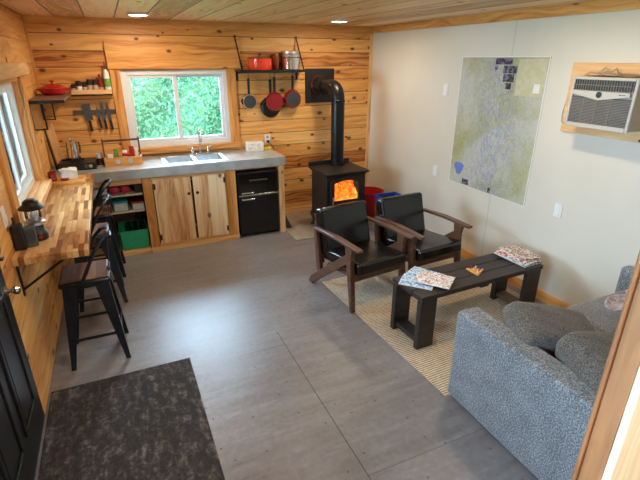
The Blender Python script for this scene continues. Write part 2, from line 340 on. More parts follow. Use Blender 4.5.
# ------------------------------------------------------------------ mesh builder
class B:
    def __init__(s): s.bm = bmesh.new()
    def box(s, x0, x1, y0, y1, z0, z1, rot=None, piv=None):
        vs = [s.bm.verts.new((x, y, z)) for x in (x0, x1) for y in (y0, y1) for z in (z0, z1)]
        for f in ((0, 1, 3, 2), (4, 6, 7, 5), (0, 4, 5, 1), (2, 3, 7, 6), (0, 2, 6, 4), (1, 5, 7, 3)): s.bm.faces.new([vs[i] for i in f])
        if rot:
            c = Vector(piv) if piv else Vector(((x0+x1)/2, (y0+y1)/2, (z0+z1)/2)); m = Euler([R(a) for a in rot]).to_matrix()
            for v in vs: v.co = m @ (v.co - c) + c
        return s
    def hexa(s, pts):   # 8 pts: bottom ring 4, top ring 4
        vs = [s.bm.verts.new(p) for p in pts]
        for f in ((3, 2, 1, 0), (4, 5, 6, 7), (0, 1, 5, 4), (1, 2, 6, 5), (2, 3, 7, 6), (3, 0, 4, 7)): s.bm.faces.new([vs[i] for i in f])
        return s
    def bar(s, a, b, w, t, up=(0, 0, 1), w2=None, t2=None):   # rectangular bar a->b, w across, t in 'up' direction
        a, b = Vector(a), Vector(b); d = (b-a).normalized(); u = Vector(up); sd = d.cross(u).normalized(); u = sd.cross(d)
        w2 = w if w2 is None else w2; t2 = t if t2 is None else t2
        P = [p + sd*i*ww/2 + u*j*tt/2 for p, ww, tt in ((a, w, t), (b, w2, t2)) for i, j in ((-1, -1), (1, -1), (1, 1), (-1, 1))]
        return s.hexa(P)
    def tube(s, pts, r, seg=10, closed=False, caps=True):
        pts = [Vector(p) for p in pts]; n = len(pts); rs = r if isinstance(r, (list, tuple)) else [r]*n
        rings = []; prev = None
        for i, p in enumerate(pts):
            if closed: d = (pts[(i+1) % n]-pts[i-1]).normalized()
            else: d = (pts[min(i+1, n-1)]-pts[max(i-1, 0)]).normalized()
            if prev is None:
                a = Vector((0, 0, 1)) if abs(d.z) < .9 else Vector((1, 0, 0)); sd = d.cross(a).normalized()
            else: sd = (prev - d*prev.dot(d)).normalized()
            prev = sd; u = d.cross(sd)
            rings.append([s.bm.verts.new(p + (sd*math.cos(k*2*PI/seg) + u*math.sin(k*2*PI/seg))*rs[i]) for k in range(seg)])
        for i in range(n if closed else n-1):
            A, Bq = rings[i], rings[(i+1) % n]
            for k in range(seg): s.bm.faces.new([A[k], Bq[k], Bq[(k+1) % seg], A[(k+1) % seg]])
        if caps and not closed:
            s.bm.faces.new(rings[0]); s.bm.faces.new(rings[-1][::-1])
        return s
    def lathe(s, prof, c=(0, 0, 0), seg=28, axis='Z'):    # prof list of (r, h)
        rings = []; c = Vector(c)
        def pt(r, h, a):
            x, y = r*math.cos(a), r*math.sin(a)
            return c + (Vector((x, y, h)) if axis == 'Z' else Vector((x, h, y)) if axis == 'Y' else Vector((h, x, y)))
        for r, h in prof:
            rings.append([s.bm.verts.new(pt(0, h, 0))] if r < 1e-6 else [s.bm.verts.new(pt(r, h, k*2*PI/seg)) for k in range(seg)])
        for A, Bq in zip(rings[:-1], rings[1:]):
            for k in range(seg):
                k2 = (k+1) % seg
                if len(A) == 1 and len(Bq) == 1: continue
                if len(A) == 1: s.bm.faces.new([A[0], Bq[k2], Bq[k]])
                elif len(Bq) == 1: s.bm.faces.new([A[k], A[k2], Bq[0]])
                else: s.bm.faces.new([A[k], A[k2], Bq[k2], Bq[k]])
        return s
    def prism(s, poly, axis, a, b):     # poly in the two other axes (in XYZ order), extruded a..b
        def P(p, t):
            return {'X': (t, p[0], p[1]), 'Y': (p[0], t, p[1]), 'Z': (p[0], p[1], t)}[axis]
        A = [s.bm.verts.new(P(p, a)) for p in poly]; Bq = [s.bm.verts.new(P(p, b)) for p in poly]; n = len(poly)
        s.bm.faces.new(A); s.bm.faces.new(Bq[::-1])
        for i in range(n): s.bm.faces.new([A[i], Bq[i], Bq[(i+1) % n], A[(i+1) % n]])
        return s
    def xf(s, m):
        for v in s.bm.verts: v.co = m @ v.co
        return s
def finish(b):
    bm = b.bm; bmesh.ops.recalc_face_normals(bm, faces=bm.faces)
    for f in bm.faces: f.smooth = True
    for e in bm.edges:
        e.smooth = not (len(e.link_faces) == 2 and e.calc_face_angle(0) > R(32)) and len(e.link_faces) == 2
    me = bpy.data.meshes.new('mesh'); bm.to_mesh(me); bm.free(); return me
def obj(name, b, mat, parent=None, bevel=0, seg=2, sub=0, label=None, loc=None, rot=None):
    me = finish(b); me.name = name; me.materials.append(mat)
    o = bpy.data.objects.new(name, me); COL.objects.link(o)
    if parent: o.parent = parent
    if bevel:
        md = o.modifiers.new('bevel', 'BEVEL'); md.width = bevel; md.segments = seg; md.limit_method = 'ANGLE'; md.angle_limit = R(32)
        for p in me.polygons: p.use_smooth = True
    if sub:
        md = o.modifiers.new('sub', 'SUBSURF'); md.levels = sub; md.render_levels = sub
    if label: o['label'] = label
    if loc: o.location = loc
    if rot: o.rotation_euler = [R(a) for a in rot]
    return o
def tag(o, label, cat, group=None, kind=None):
    o['label'] = label; o['category'] = cat
    if group: o['group'] = group
    if kind: o['kind'] = kind
    return o
def thing(name, label, cat, loc=(0, 0, 0), rz=0, group=None):
    o = bpy.data.objects.new(name, None); COL.objects.link(o); o.empty_display_size = .1
    o.location = loc; o.rotation_euler = (0, 0, R(rz)); return tag(o, label, cat, group)
def struct(name, b, mat, parent=None, bevel=0):
    o = obj(name, b, mat, parent, bevel)
    if not parent: o['kind'] = 'structure'
    return o
def dup(root, loc, rz, label):
    r = root.copy(); COL.objects.link(r); r.location = loc; r.rotation_euler = (0, 0, R(rz)); r['label'] = label
    for ch in list(root.children):
        c = ch.copy(); COL.objects.link(c); c.parent = r
        for g in list(ch.children):
            d = g.copy(); COL.objects.link(d); d.parent = c
    return r

# ------------------------------------------------------------------ the setting
X1 = 3.80; Y0 = -6.6; H = 2.32; T = .12
struct('floor', B().box(-.12, X1+.12, Y0-.12, T, -.08, 0), M['floor'])
struct('ceiling', B().box(-.12, X1+.12, Y0-.12, T, H, H+.1), M['ceil'])
# back wall with its window opening
wx0, wx1, wz0, wz1 = .765, 1.892, 1.010, 1.830
struct('wall_back', B().box(-T, wx0, 0, T, 0, H).box(wx1, X1+T, 0, T, 0, H).box(wx0, wx1, 0, T, 0, wz0).box(wx0, wx1, 0, T, wz1, H), M['wall_pine'])
# left wall with window and door openings
ly0, ly1, lz0, lz1 = -2.2, -1.05, .985, 1.80
dy0, dy1, dz1 = -3.78, -2.865, 2.03
gy0, gy1, gz0, gz1 = -5.4, -4.2, .9, 1.9  # opening for the added window beside the camera
wl = B().box(-T, 0, ly1, 0, 0, H).box(-T, 0, ly0, ly1, 0, lz0).box(-T, 0, ly0, ly1, lz1, H).box(-T, 0, dy1, ly0, 0, H).box(-T, 0, dy0, dy1, dz1, H).box(-T, 0, gy1, dy0, 0, H).box(-T, 0, Y0, gy0, 0, H).box(-T, 0, gy0, gy1, 0, gz0).box(-T, 0, gy0, gy1, gz1, H)
struct('wall_left', wl, M['wall_pine_left'])
struct('wall_right', B().box(X1, X1+T, Y0, 0, 0, H), M['paint'])
struct('wall_front', B().box(-T, X1+T, Y0-T, Y0, 0, H), M['paint'])
# partition beside the camera: only its post faces show
struct('wall_partition', B().box(1.587, X1, -4.953, -4.915, 0, H), M['paint'])
struct('trim_1', B().box(1.563, 1.587, -4.957, -4.909, 0, H), M['post'])
struct('trim_2', B().box(1.565, 1.85, -4.975, -4.957, 0, H), M['postpale'], bevel=.002)
struct('trim_3', B().box(1.553, 1.63, -4.909, -4.898, 0, H), M['post'], bevel=.004)
# trim boards
struct('trim_4', B().box(0.0, X1, -.02, 0, 2.235, H), M['honey_x'], bevel=.002)
struct('trim_5', B().box(X1-.02, X1, -4.9, -.02, 2.245, H), M['honey_y'], bevel=.002)
struct('trim_6', B().box(0, .02, -.02, 0, 1.66, 2.235), M['honey_z'], bevel=.002)
struct('trim_7', B().box(X1-.045, X1, -.018, 0, .07, 2.235), M['pine_z'], bevel=.002)
struct('baseboard_back', B().box(2.36, X1-.02, -.02, 0, 0, .085), M['pine_x'], bevel=.003)
struct('baseboard_right', B().box(X1-.02, X1, -4.9, 0, 0, .09), M['honey_y'], bevel=.003)
struct('trim_8', B().box(.66, 2.052, -.03, 0, 1.842, 2.108), M['honey_x'], bevel=.003)
# back window
def thing_struct(name):
    o = bpy.data.objects.new(name, None); COL.objects.link(o); o['kind'] = 'structure'; return o
w1 = thing_struct('window_1')
obj('casing', B().box(.672, .768, -.022, 0, .925, 1.842).box(1.888, 1.992, -.022, 0, .925, 1.842), M['honey_z'], w1, .003)
obj('sill', B().box(.672, 1.992, -.045, 0, .955, 1.012).box(.768, 1.888, 0, .05, .99, 1.012), M['honey_x'], w1, .003)
def ring(b, x0, x1, z0, z1, y0, y1, wl_, wr, wb, wt, ax='Y'):
    def bx(a0, a1, c0, c1):
        if ax == 'Y': b.box(a0, a1, y0, y1, c0, c1)
        else: b.box(y0, y1, a0, a1, c0, c1)
    bx(x0, x0+wl_, z0, z1); bx(x1-wr, x1, z0, z1); bx(x0+wl_, x1-wr, z0, z0+wb); bx(x0+wl_, x1-wr, z1-wt, z1)
    return b
obj('frame', ring(B(), wx0, wx1, wz0, wz1, .015, .1, .06, .05, .06, .05), M['vinyl'], w1, .004)
obj('sash', ring(B(), wx0+.06, 1.34, wz0+.06, wz1-.05, .03, .06, .04, .045, .035, .03), M['vinyl'], w1, .003)
obj('sash', ring(B(), 1.31, wx1-.05, wz0+.06, wz1-.05, .06, .09, .03, .03, .03, .025), M['vinyl'], w1, .003)
obj('pane', B().box(wx0+.1, 1.30, .043, .047, wz0+.095, wz1-.08), M['glass'], w1)
obj('pane', B().box(1.34, wx1-.08, .073, .077, wz0+.09, wz1-.075), M['glass'], w1)
# left window
w2 = thing_struct('window_2')
obj('casing', B().box(0, .022, ly1, ly1+.1, .925, 1.82).box(0, .022, ly0-.12, ly0, .925, 1.82), M['honey_z'], w2, .003)
obj('sill', B().box(.0005, .07, ly0-.12, ly1+.1, .945, .987).box(-.1, .0005, ly0, ly1, .9855, .992), M['pine_y'], w2, .004)
obj('jamb', B().box(-.1, 0, ly1-.012, ly1, .985, lz1).box(-.1, 0, ly0, ly0+.012, .985, lz1).box(-.1, 0, ly0+.012, ly1-.012, lz1-.012, lz1), M['honey_z'], w2)
obj('header_board', B().box(0, .05, -2.5, -.74, 1.822, 1.918), M['pine_y'], w2, .003)
obj('frame', ring(B(), ly0+.012, ly1-.012, .985, lz1-.012, -.115, -.045, .05, .05, .05, .05, 'X'), M['vinyl'], w2, .004)
obj('sash', ring(B(), ly0+.06, -1.60, 1.035, lz1-.06, -.075, -.05, .04, .045, .035, .035, 'X'), M['vinyl'], w2, .003)
obj('sash', ring(B(), -1.66, ly1-.06, 1.035, lz1-.06, -.105, -.08, .04, .035, .035, .035, 'X'), M['vinyl'], w2, .003)
obj('pane', B().box(-.065, -.061, ly0+.1, -1.64, 1.07, lz1-.095), M['glass'], w2)
obj('pane', B().box(-.095, -.091, -1.62, ly1-.095, 1.07, lz1-.095), M['glass'], w2)
# unseen window beside the camera, added to let in cool side light
w3 = thing_struct('unseen_fill_window')
obj('frame', ring(B(), gy0, gy1, gz0, gz1, -.1, -.04, .05, .05, .05, .05, 'X'), M['vinyl'], w3, .004)
obj('pane', B().box(-.075, -.07, gy0+.05, gy1-.05, gz0+.05, gz1-.05), M['glass'], w3)
# black entry door in the left wall
d1 = thing_struct('door_1')
dl = B().box(-.045, 0.0, dy0+.004, dy1-.004, .01, dz1-.004)
obj('door_leaf', dl, M['door_black'], d1, .002)
dp = B()
for z0, z1 in ((.22, .88), (1.05, 1.9)):
    for y0, y1 in ((dy0+.12, dy0+.41), (dy1-.41, dy1-.12)):
        ring(dp, y0, y1, z0, z1, 0, .012, .025, .025, .025, .025, 'X'); dp.box(0, .007, y0+.05, y1-.05, z0+.05, z1-.05)
obj('panel_moulding', dp, M['door_black'], d1, .004)
hn = B().lathe([(0, 0), (.028, 0), (.028, .008), (.01, .012), (.01, .035), (.022, .043), (.025, .055), (.02, .066), (0, .07)], (0, dy1-.065, .86), 20, 'X')
obj('door_knob', hn, M['chrome'], d1)
obj('deadbolt', B().lathe([(0, 0), (.028, 0), (.028, .012), (.01, .016), (.01, .03), (0, .032)], (0, dy1-.075, 1.04), 20, 'X').box(.02, .04, dy1-.09, dy1-.06, 1.035, 1.045), M['dark_steel'], d1)
struct('trim_9', B().box(-.05, .0, dy0, dy1, 0, .012), M['dark_steel'])
# hearth pad
struct('trim_10', B().box(2.345, 3.70, -.95, -.02, 0, .014), M['hearth'], bevel=.003)

# ------------------------------------------------------------------ outdoors
ob = B(); ob.box(-9, 12, -.2+.4, 14, -.6, -.5)
o = obj('ground_outside', ob, M['grass']); o['kind'] = 'structure'
ob = B(); ob.box(-9, -.2, -9, .2, -.6, -.5)
o = obj('ground_outside', ob, M['grass']); o['kind'] = 'structure'
rng = random.Random(3)
lb = bmesh.new()
def leaf(bm, c, s, rng):
    m = Euler((rng.uniform(-1, 1), rng.uniform(-1.2, 1.2), rng.uniform(0, 6.28))).to_matrix()
    P = [(-1, 0, 0), (0, -.42, .12), (1, 0, 0), (0, .42, .12)]
    v = [bm.verts.new(Vector(c) + m @ (Vector(p)*s)) for p in P]
    bm.faces.new([v[0], v[1], v[2]]); bm.faces.new([v[0], v[2], v[3]])
# leafy core: a bumpy hedge body, then leaves all over it
nx, nz = 70, 26; gr_ = []
for a in range(nx+1):
    col_ = []
    for b_ in range(nz+1):
        x = -2.2 + 8.0*a/nx; q = b_/nz
        if q < .7: z, dy = -.5 + 2.55*q/.7, 0
        else: z, dy = 2.05 + .12*math.sin((q-.7)/.3*PI), (q-.7)/.3*1.1
        col_.append(lb.verts.new((x, 2.75+dy+.16*math.sin(x*2.3+z*1.7)+.10*math.sin(x*5.1-z*4.3)+rng.uniform(-.06, .06), z+.08*math.sin(x*1.9)+rng.uniform(-.04, .04))))
    gr_.append(col_)
for a in range(nx):
    for b_ in range(nz): lb.faces.new([gr_[a][b_], gr_[a+1][b_], gr_[a+1][b_+1], gr_[a][b_+1]])
for i in range(24000):
    x = rng.uniform(-.6, 4.2) if i % 4 else rng.uniform(-2.2, 5.8); z = rng.uniform(-.3, 2.12)
    leaf(lb, (x, 2.70+.16*math.sin(x*2.3+z*1.7)+.10*math.sin(x*5.1-z*4.3)-abs(rng.gauss(0, .06)), z), rng.uniform(.022, .045), rng)
me = bpy.data.meshes.new('foliage'); lb.to_mesh(me); lb.free(); me.materials.append(M['leaf'])
fo = bpy.data.objects.new('shrub_foliage', me); COL.objects.link(fo)
tag(fo, 'bright green leafy thicket outside the kitchen window', 'foliage', kind='stuff')

# ------------------------------------------------------------------ kitchen run
CT = .92
ct = B()
sx0, sx1, sy0, sy1 = 1.06, 1.70, -.55, -.13
ct.box(0.0, sx0, -.64, -.002, .825, CT).box(sx1, 2.345, -.64, -.002, .825, CT).box(sx0, sx1, -.64, sy0, .825, CT).box(sx0, sx1, sy1, -.002, .825, CT)
bmesh.ops.remove_doubles(ct.bm, verts=ct.bm.verts, dist=1e-5)
inner = [f for f in ct.bm.faces if abs(abs(f.normal.x)-1) < .01]
o = obj('countertop', ct, M['concrete']); tag(o, 'long thick grey concrete countertop with the sink set in it, under the window', 'countertop')
sk = thing('kitchen_sink', 'stainless double bowl drop-in sink in the grey countertop', 'sink', ((sx0+sx1)/2, (sy0+sy1)/2, CT))
hw, hd = (sx1-sx0)/2, (sy1-sy0)/2
rim = B(); ring(rim, -hw-.015, hw+.015, -hd-.015, hd+.015, 0.0005, .006, .04, .04, .04, .05, 'Z') if False else None
rb = B()
for a in ((-hw-.015, -hw+.025, -hd-.015, hd+.015), (hw-.025, hw+.015, -hd-.015, hd+.015), (-hw+.025, hw-.025, -hd-.015, -hd+.025), (-hw+.025, hw-.025, hd-.035, hd+.015), (-.02, .02, -hd+.025, hd-.035)):
    rb.box(a[0], a[1], a[2], a[3], .0008, .006)
obj('rim', rb, M['steel'], sk, .002)
for x0, x1 in ((-hw+.02, -.015), (.015, hw-.02)):
    bb = B(); y0, y1, d = -hd+.02, hd-.03, -.14; t_ = .004
    bb.box(x0, x1, y0, y1, d, d+t_).box(x0, x0+t_, y0, y1, d+t_, .0).box(x1-t_, x1, y0, y1, d+t_, .0).box(x0+t_, x1-t_, y0, y0+t_, d+t_, .0).box(x0+t_, x1-t_, y1-t_, y1, d+t_, .0)
    bo = obj('bowl', bb, M['steel'], sk)
    obj('drain', B().lathe([(0, 0), (.038, 0), (.04, .004), (0, .005)], ((x0+x1)/2, (y0+y1)/2, d+t_), 18), M['dark_steel'], bo)
fc = thing('kitchen_faucet', 'tall chrome gooseneck faucet with two lever handles behind the sink', 'faucet', (1.50, -.085, CT))
obj('base', B().box(-.11, .11, -.025, .025, 0, .018), M['chrome'], fc, .008)
pts = [(0, 0, .018), (0, 0, .2)] + [(0, -.055+.055*math.cos(a), .2+.055*math.sin(a)*1.6) for a in [PI*k/8 for k in range(1, 9)]] + [(0, -.11, .15)]
obj('spout', B().tube(pts, .011, 12), M['chrome'], fc)
for s in (-1, 1):
    hb = B().lathe([(.018, 0), (.02, .02), (.012, .04), (.014, .055), (0, .06)], (s*.09, 0, .018), 16).bar((s*.09, 0, .07), (s*.14, -.01, .095), .014, .01)
    obj('handle', hb, M['chrome'], fc)

CY = -.6
cab = thing('sink_cabinet', 'pale pine sink cabinet with two slatted doors under the counter', 'cabinet', (1.28, 0, 0))
def lx(x): return x-1.28
for a_, b_ in ((.80, .893), (1.655, 1.768)): obj('stile', B().box(lx(a_), lx(b_), CY, CY+.02, .05, .825), M['honey_z'], cab, .002)
obj('top_rail', B().box(lx(.893), lx(1.655), CY, CY+.02, .785, .825), M['pine_x'], cab, .002)
obj('base_board', B().box(lx(.80), lx(1.768), CY-.02, CY+.02, 0, .05).box(lx(.893), lx(1.655), CY, CY+.02, .05, .085), M['pine_x'], cab, .002)
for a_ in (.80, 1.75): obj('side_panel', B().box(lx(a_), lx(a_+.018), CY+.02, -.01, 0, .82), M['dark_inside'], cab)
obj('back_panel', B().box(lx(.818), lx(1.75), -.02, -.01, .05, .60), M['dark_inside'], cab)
for x0, x1, kx in ((.90, 1.279, 1.245), (1.301, 1.648, 1.335)):
    d = obj('door', B().box(lx(x0), lx(x1), CY-.02, CY, .085, .785), M['door_pine'], cab, .003)
    obj('knob', B().lathe([(.006, 0), (.006, -.012), (.016, -.018), (.014, -.028), (0, -.03)], (lx(kx), CY-.02, .615), 16, 'Y'), M['black_metal'], d)
    hx = x0+.012 if x0 < 1 else x1-.012
    for hz in (.16, .72): obj('hinge', B().box(lx(hx)-.011, lx(hx)+.007, CY-.026, CY-.02, hz-.03, hz+.03), M['black_metal'], d)
# end panel beyond the fridge belongs to the fridge surround
es = thing('fridge_surround', 'pine end panel and header board around the black fridge', 'panel', (2.30, 0, 0))
obj('end_panel', B().box(-.03, .035, CY-.015, -.02, 0, .825), M['pine_z'], es, .003)
obj('filler_rail', B().box(-.53, -.03, CY, CY+.02, .805, .825), M['pine_x'], es)
# open shelf unit
su = thing('open_shelf_cabinet', 'open-fronted pine shelf unit full of bins at the left end of the counter', 'cabinet', (.42, 0, 0))
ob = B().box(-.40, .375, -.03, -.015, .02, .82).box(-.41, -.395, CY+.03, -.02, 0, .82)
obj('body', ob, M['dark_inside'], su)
obj('top_rail', B().box(-.41, .375, CY, CY+.02, .765, .825), M['pine_x'], su, .002)
obj('base_board', B().box(-.41, .375, CY-.02, CY+.02, 0, .05).box(-.41, .375, CY+.02, -.03, .03, .05), M['pine_x'], su, .002)
obj('shelf', B().box(-.39, .37, CY+.03, -.03, .640, .658), M['shelf_white'], su)
obj('shelf', B().box(-.39, .37, CY+.03, -.03, .462, .480), M['shelf_white'], su)
# contents
def bin_(name, label, x0, x1, y0, y1, z0, z1, mat, lid=None, cat='box', flare=.0, group=None, lidname='lid'):
    cx, cy_ = (x0+x1)/2, (y0+y1)/2; t = thing(name, label, cat, (cx, cy_, z0), 0, group)
    hx_, hy_, h = (x1-x0)/2, (y1-y0)/2, z1-z0; k = 1-flare; w = .006
    b = B()
    def rg(f, g, z): return [(-hx_*f+g, -hy_*f+g, z), (hx_*f-g, -hy_*f+g, z), (hx_*f-g, hy_*f-g, z), (-hx_*f+g, hy_*f-g, z)]
    R4 = [rg(k, 0, 0), rg(1, 0, h), rg(1, w, h), rg(k, w, w)]
    V = [[b.bm.verts.new(p) for p in r] for r in R4]
    b.bm.faces.new(V[0][::-1]); b.bm.faces.new(V[3])
    for A, C_ in zip(V[:-1], V[1:]):
        for i in range(4): b.bm.faces.new([A[i], A[(i+1) % 4], C_[(i+1) % 4], C_[i]])
    obj('tub', b, mat, t, .004)
    if lid is not None: obj(lidname, B().box(-hx_-.006, hx_+.006, -hy_-.006, hy_+.006, h, h+.02), lid, t, .004)
    else:
        rr = B()
        for a in ((-hx_-.008, -hx_, -hy_-.008, hy_+.008), (hx_, hx_+.008, -hy_-.008, hy_+.008), (-hx_, hx_, -hy_-.008, -hy_), (-hx_, hx_, hy_, hy_+.008)): rr.box(*a, h-.014, h)
        obj('rim', rr, mat, t, .002)
    return t
bin_('storage_bin', 'green plastic tub on the bottom of the open shelf unit', .51, .79, -.57, -.22, .052, .262, M['green_plastic'], None, 'bin', .06)
bin_('storage_bin', 'cloudy plastic box with a teal lid on the middle shelf', .50, .63, -.54, -.35, .481, .560, M['clear_plastic'], M['teal'], 'box')
bin_('storage_bin', 'small cloudy plastic box with a wine-red lid on the middle shelf', .675, .79, -.55, -.35, .481, .545, M['clear_plastic'], M['dark_red'], 'box')
bin_('storage_bin', 'white slotted basket on the top shelf of the open unit, left side', .30, .46, -.56, -.35, .660, .735, M['white_plastic'], None, 'basket', .08)
bin_('storage_bin', 'dark tin box in the right corner of the top shelf', .72, .79, -.54, -.42, .660, .73, M['black_plastic'], M['black_plastic'], 'box')
for i, (x, y, lab) in enumerate(((.53, -.52, 'left of the two crinkled red snack bags on the top shelf'), (.63, -.5, 'right of the two crinkled red snack bags on the top shelf'))):
    b = B(); prof = []
    for k in range(9):
        tt = k/8; prof.append((.05*math.sin(PI*min(1, tt*.9+.08))**.6+.003, tt*.09))
    b.lathe(prof, (0, 0, 0), 14)
    for v in b.bm.verts: v.co.x *= 1.0; v.co.y *= .55; v.co += Vector((rng.uniform(-.004, .004), rng.uniform(-.004, .004), 0))
    tag(obj('snack_bag', b, M['pink_bag'], loc=(x, y, .660)), lab, 'bag', 'red snack bags')
# black pans standing in the green tub
for i, (x, a, lab) in enumerate(((.59, 12, 'black frying pan standing upright in the green tub, nearest the left'), (.66, -6, 'middle black frying pan standing upright in the green tub'), (.73, 8, 'rightmost black frying pan standing upright in the green tub'))):
    t = thing('frying_pan', lab, 'pan', (x, -.40, .07), a, 'black pans in the green tub')
    obj('pan_body', B().lathe([(0, 0), (.10, 0), (.115, .03), (.112, .03), (.098, .004), (0, .004)], (0, 0, .125), 24, 'X'), M['black_metal'], t)
    obj('handle', B().bar((.015, .02, .22), (.015, .05, .36), .02, .01, (1, 0, 0)), M['black_plastic'], t, .003)
# fridge
fr = thing('mini_fridge', 'glossy black retro two-door mini fridge at the right end of the counter', 'fridge', (2.022, 0, 0))
obj('body', B().box(-.236, .236, -.56, -.06, .02, .79), M['fridge'], fr, .006)
for nm, z0, z1 in (('freezer_door', .515, .775), ('fridge_door', .045, .505)):
    d = obj(nm, B().box(-.236, .236, -.615, -.562, z0, z1), M['fridge'], fr, .014, 4)
    hz = z0+.025 if nm == 'freezer_door' else z1-.04
    obj('handle', B().bar((-.205, -.632, hz), (-.06, -.632, hz), .012, .016).box(-.20, -.185, -.63, -.613, hz-.005, hz+.005).box(-.085, -.07, -.63, -.613, hz-.005, hz+.005), M['chrome'], d, .004)
    if nm == 'freezer_door':
        em = B()
        for k in range(7):
            x = -.10+k*.031; em.box(x, x+.004, -.618, -.6145, .672, .686)
            if k % 2: em.box(x, x+.012, -.618, -.6145, .683, .686)
            else: em.box(x, x+.011, -.618, -.6145, .672, .675)
            if k % 3 == 0: em.box(x+.008, x+.012, -.618, -.6145, .672, .684)
        obj('emblem', em, M['beige_plastic'], d)
        obj('chrome_strip', B().box(-.236, .236, -.618, -.606, .502, .514), M['chrome'], fr, .002)
obj('foot', B().lathe([(.02, 0), (.02, .02)], (-.2, -.5, 0), 12).lathe([(.02, 0), (.02, .02)], (.2, -.5, 0), 12), M['black_plastic'], fr)
# things on the counter: box of napkins, sponge, outlet, cord
t = thing('napkin_box', 'small white patterned box on the counter right of the window', 'box', (2.13, -.16, CT), -4)
obj('carton', B().box(-.10, .10, -.05, .05, 0, .105), M['paper'], t, .004); obj('printed_front', B().box(-.085, .085, -.0512, -.0502, .015, .09), print_mat('pale_box_print', [srgb(226, 222, 214), srgb(204, 198, 190), srgb(232, 230, 226), srgb(214, 202, 184)], 40), t)
tag(obj('sponge', B().box(-.045, .045, -.03, .03, 0, .03), M['yellow'], bevel=.006, loc=(2.29, -.15, CT)), 'small yellow sponge on the counter beside the white box', 'sponge')
t = thing('wall_outlet', 'white outlet with a black plug above the right end of the counter', 'outlet', (2.345, -.001, 1.02))
obj('plate', B().box(-.037, .037, -.006, 0, -.058, .058), M['white_plastic'], t, .003)
obj('socket', B().box(-.016, .016, -.009, -.005, .012, .042).box(-.016, .016, -.009, -.005, -.042, -.012), M['beige_plastic'], t, .002)
obj('plug', B().box(-.013, .013, -.04, -.008, -.04, -.014), M['black_plastic'], t, .004)
tag(obj('power_cord', B().tube([(2.345, -.035, .99), (2.37, -.05, .96), (2.40, -.04, .93), (2.42, -.03, .85), (2.40, -.02, .6)], .004, 8), M['black_plastic']), 'thin black cord hanging from the outlet behind the counter end', 'cord')
# camp stove + kettle + canister
cs = thing('camp_stove', 'black portable camp stove on the left end of the counter', 'stove', (.245, -.33, CT), -3)
obj('body', B().box(-.17, .17, -.13, .13, .0, .075), M['black_plastic'], cs, .008)
obj('grate', B().tube([(-.04+.075*math.cos(a), .075*math.sin(a), .095) for a in [k*PI/8 for k in range(16)]], .005, 8, closed=True).bar((-.14, 0, .088), (.06, 0, .088), .008, .018).bar((-.04, -.1, .088), (-.04, .1, .088), .008, .018), M['black_metal'], cs)
for kx in (.10, .14): obj('dial', B().lathe([(.018, 0), (.018, -.014), (0, -.016)], (kx-.02, -.13, .04), 16, 'Y'), M['chrome' if kx > .12 else 'grey_plastic'], cs)
kt = thing('percolator', 'shiny steel percolator standing on the camp stove', 'coffee pot', (.215, -.32, CT+.101))
obj('body', B().lathe([(0, 0), (.058, 0), (.06, .01), (.05, .155), (.052, .16), (.0, .16)], (0, 0, 0), 28), M['chrome'], kt)
obj('lid', B().lathe([(.05, .16), (.045, .172), (.014, .178), (.012, .195), (0, .197)], (0, 0, 0), 24), M['chrome'], kt)
obj('handle', B().tube([(.035, .035, .14), (.06, .06, .145), (.065, .065, .09), (.058, .058, .04), (.04, .04, .035)], .008, 10), M['black_plastic'], kt)
cn = thing('spice_canister', 'small canister with pale lid between the camp stove and the wooden caddy', 'jar', (.445, -.26, CT))
obj('body', B().lathe([(0, 0), (.033, 0), (.033, .075), (0, .075)]), M['jar_dark'], cn); obj('lid', B().lathe([(.035, .072), (.035, .125), (0, .127)]), M['paper'], cn, .002)
# wooden caddy
cd = thing('wooden_caddy', 'wooden carry caddy with a top rail full of packets beside the window', 'caddy', (.665, -.30, CT), 2)
obj('tray', B().box(-.18, .18, -.10, .10, 0, .012).box(-.18, .18, -.10, -.088, .012, .085).box(-.18, .18, .088, .10, .012, .085).box(-.18, -.168, -.088, .088, .012, .085).box(.168, .18, -.088, .088, .012, .085), M['honey_x'], cd, .002)
obj('end_post', B().box(-.18, -.165, -.02, .02, .085, .27), M['walnut'], cd, .002); obj('end_post', B().box(.165, .18, -.02, .02, .085, .27), M['walnut'], cd, .002)
obj('top_rail', B().box(-.18, .18, -.01, .01, .235, .255), M['walnut'], cd, .002)
for x in (-.06, .06): obj('emblem', B().lathe([(0, 0), (.024, 0), (.026, -.003), (0, -.004)], (x, -.10, .045), 18, 'Y'), M['steel'], cd)
items = [(-.12, -.03, .05, .10, 'paper', 'white folded napkins at the left of the wooden caddy'), (-.06, .03, .04, .14, 'label_green', 'green packet in the wooden caddy'),
         (.02, -.03, .05, .13, 'paper', 'white packet at the middle of the wooden caddy'), (.09, .0, .05, .17, 'red_paint', 'red packet standing tall in the wooden caddy'), (.135, -.04, .03, .15, 'paper', 'white packet at the right end of the wooden caddy')]
for x, y, w, h, m_, lab in items:
    b = B().hexa([(-w/2, -.02, 0), (w/2, -.02, 0), (w/2, .02, 0), (-w/2, .02, 0), (-w*.45, -.01, h), (w*.5, -.014, h*.95), (w*.5, .014, h*.95), (-w*.45, .01, h)])
    tag(obj('food_packet', b, M[m_], bevel=.004, loc=(.665+x, -.30+y, CT+.013)), lab, 'packet')
b = B().box(-.042, .042, -.012, .012, 0, .03); tag(obj('food_packet', b, M['red_paint'], bevel=.003, loc=(.70, -.375, CT+.088), rot=(0, 8, 0)), 'red packet lying on the front rim of the wooden caddy', 'packet')

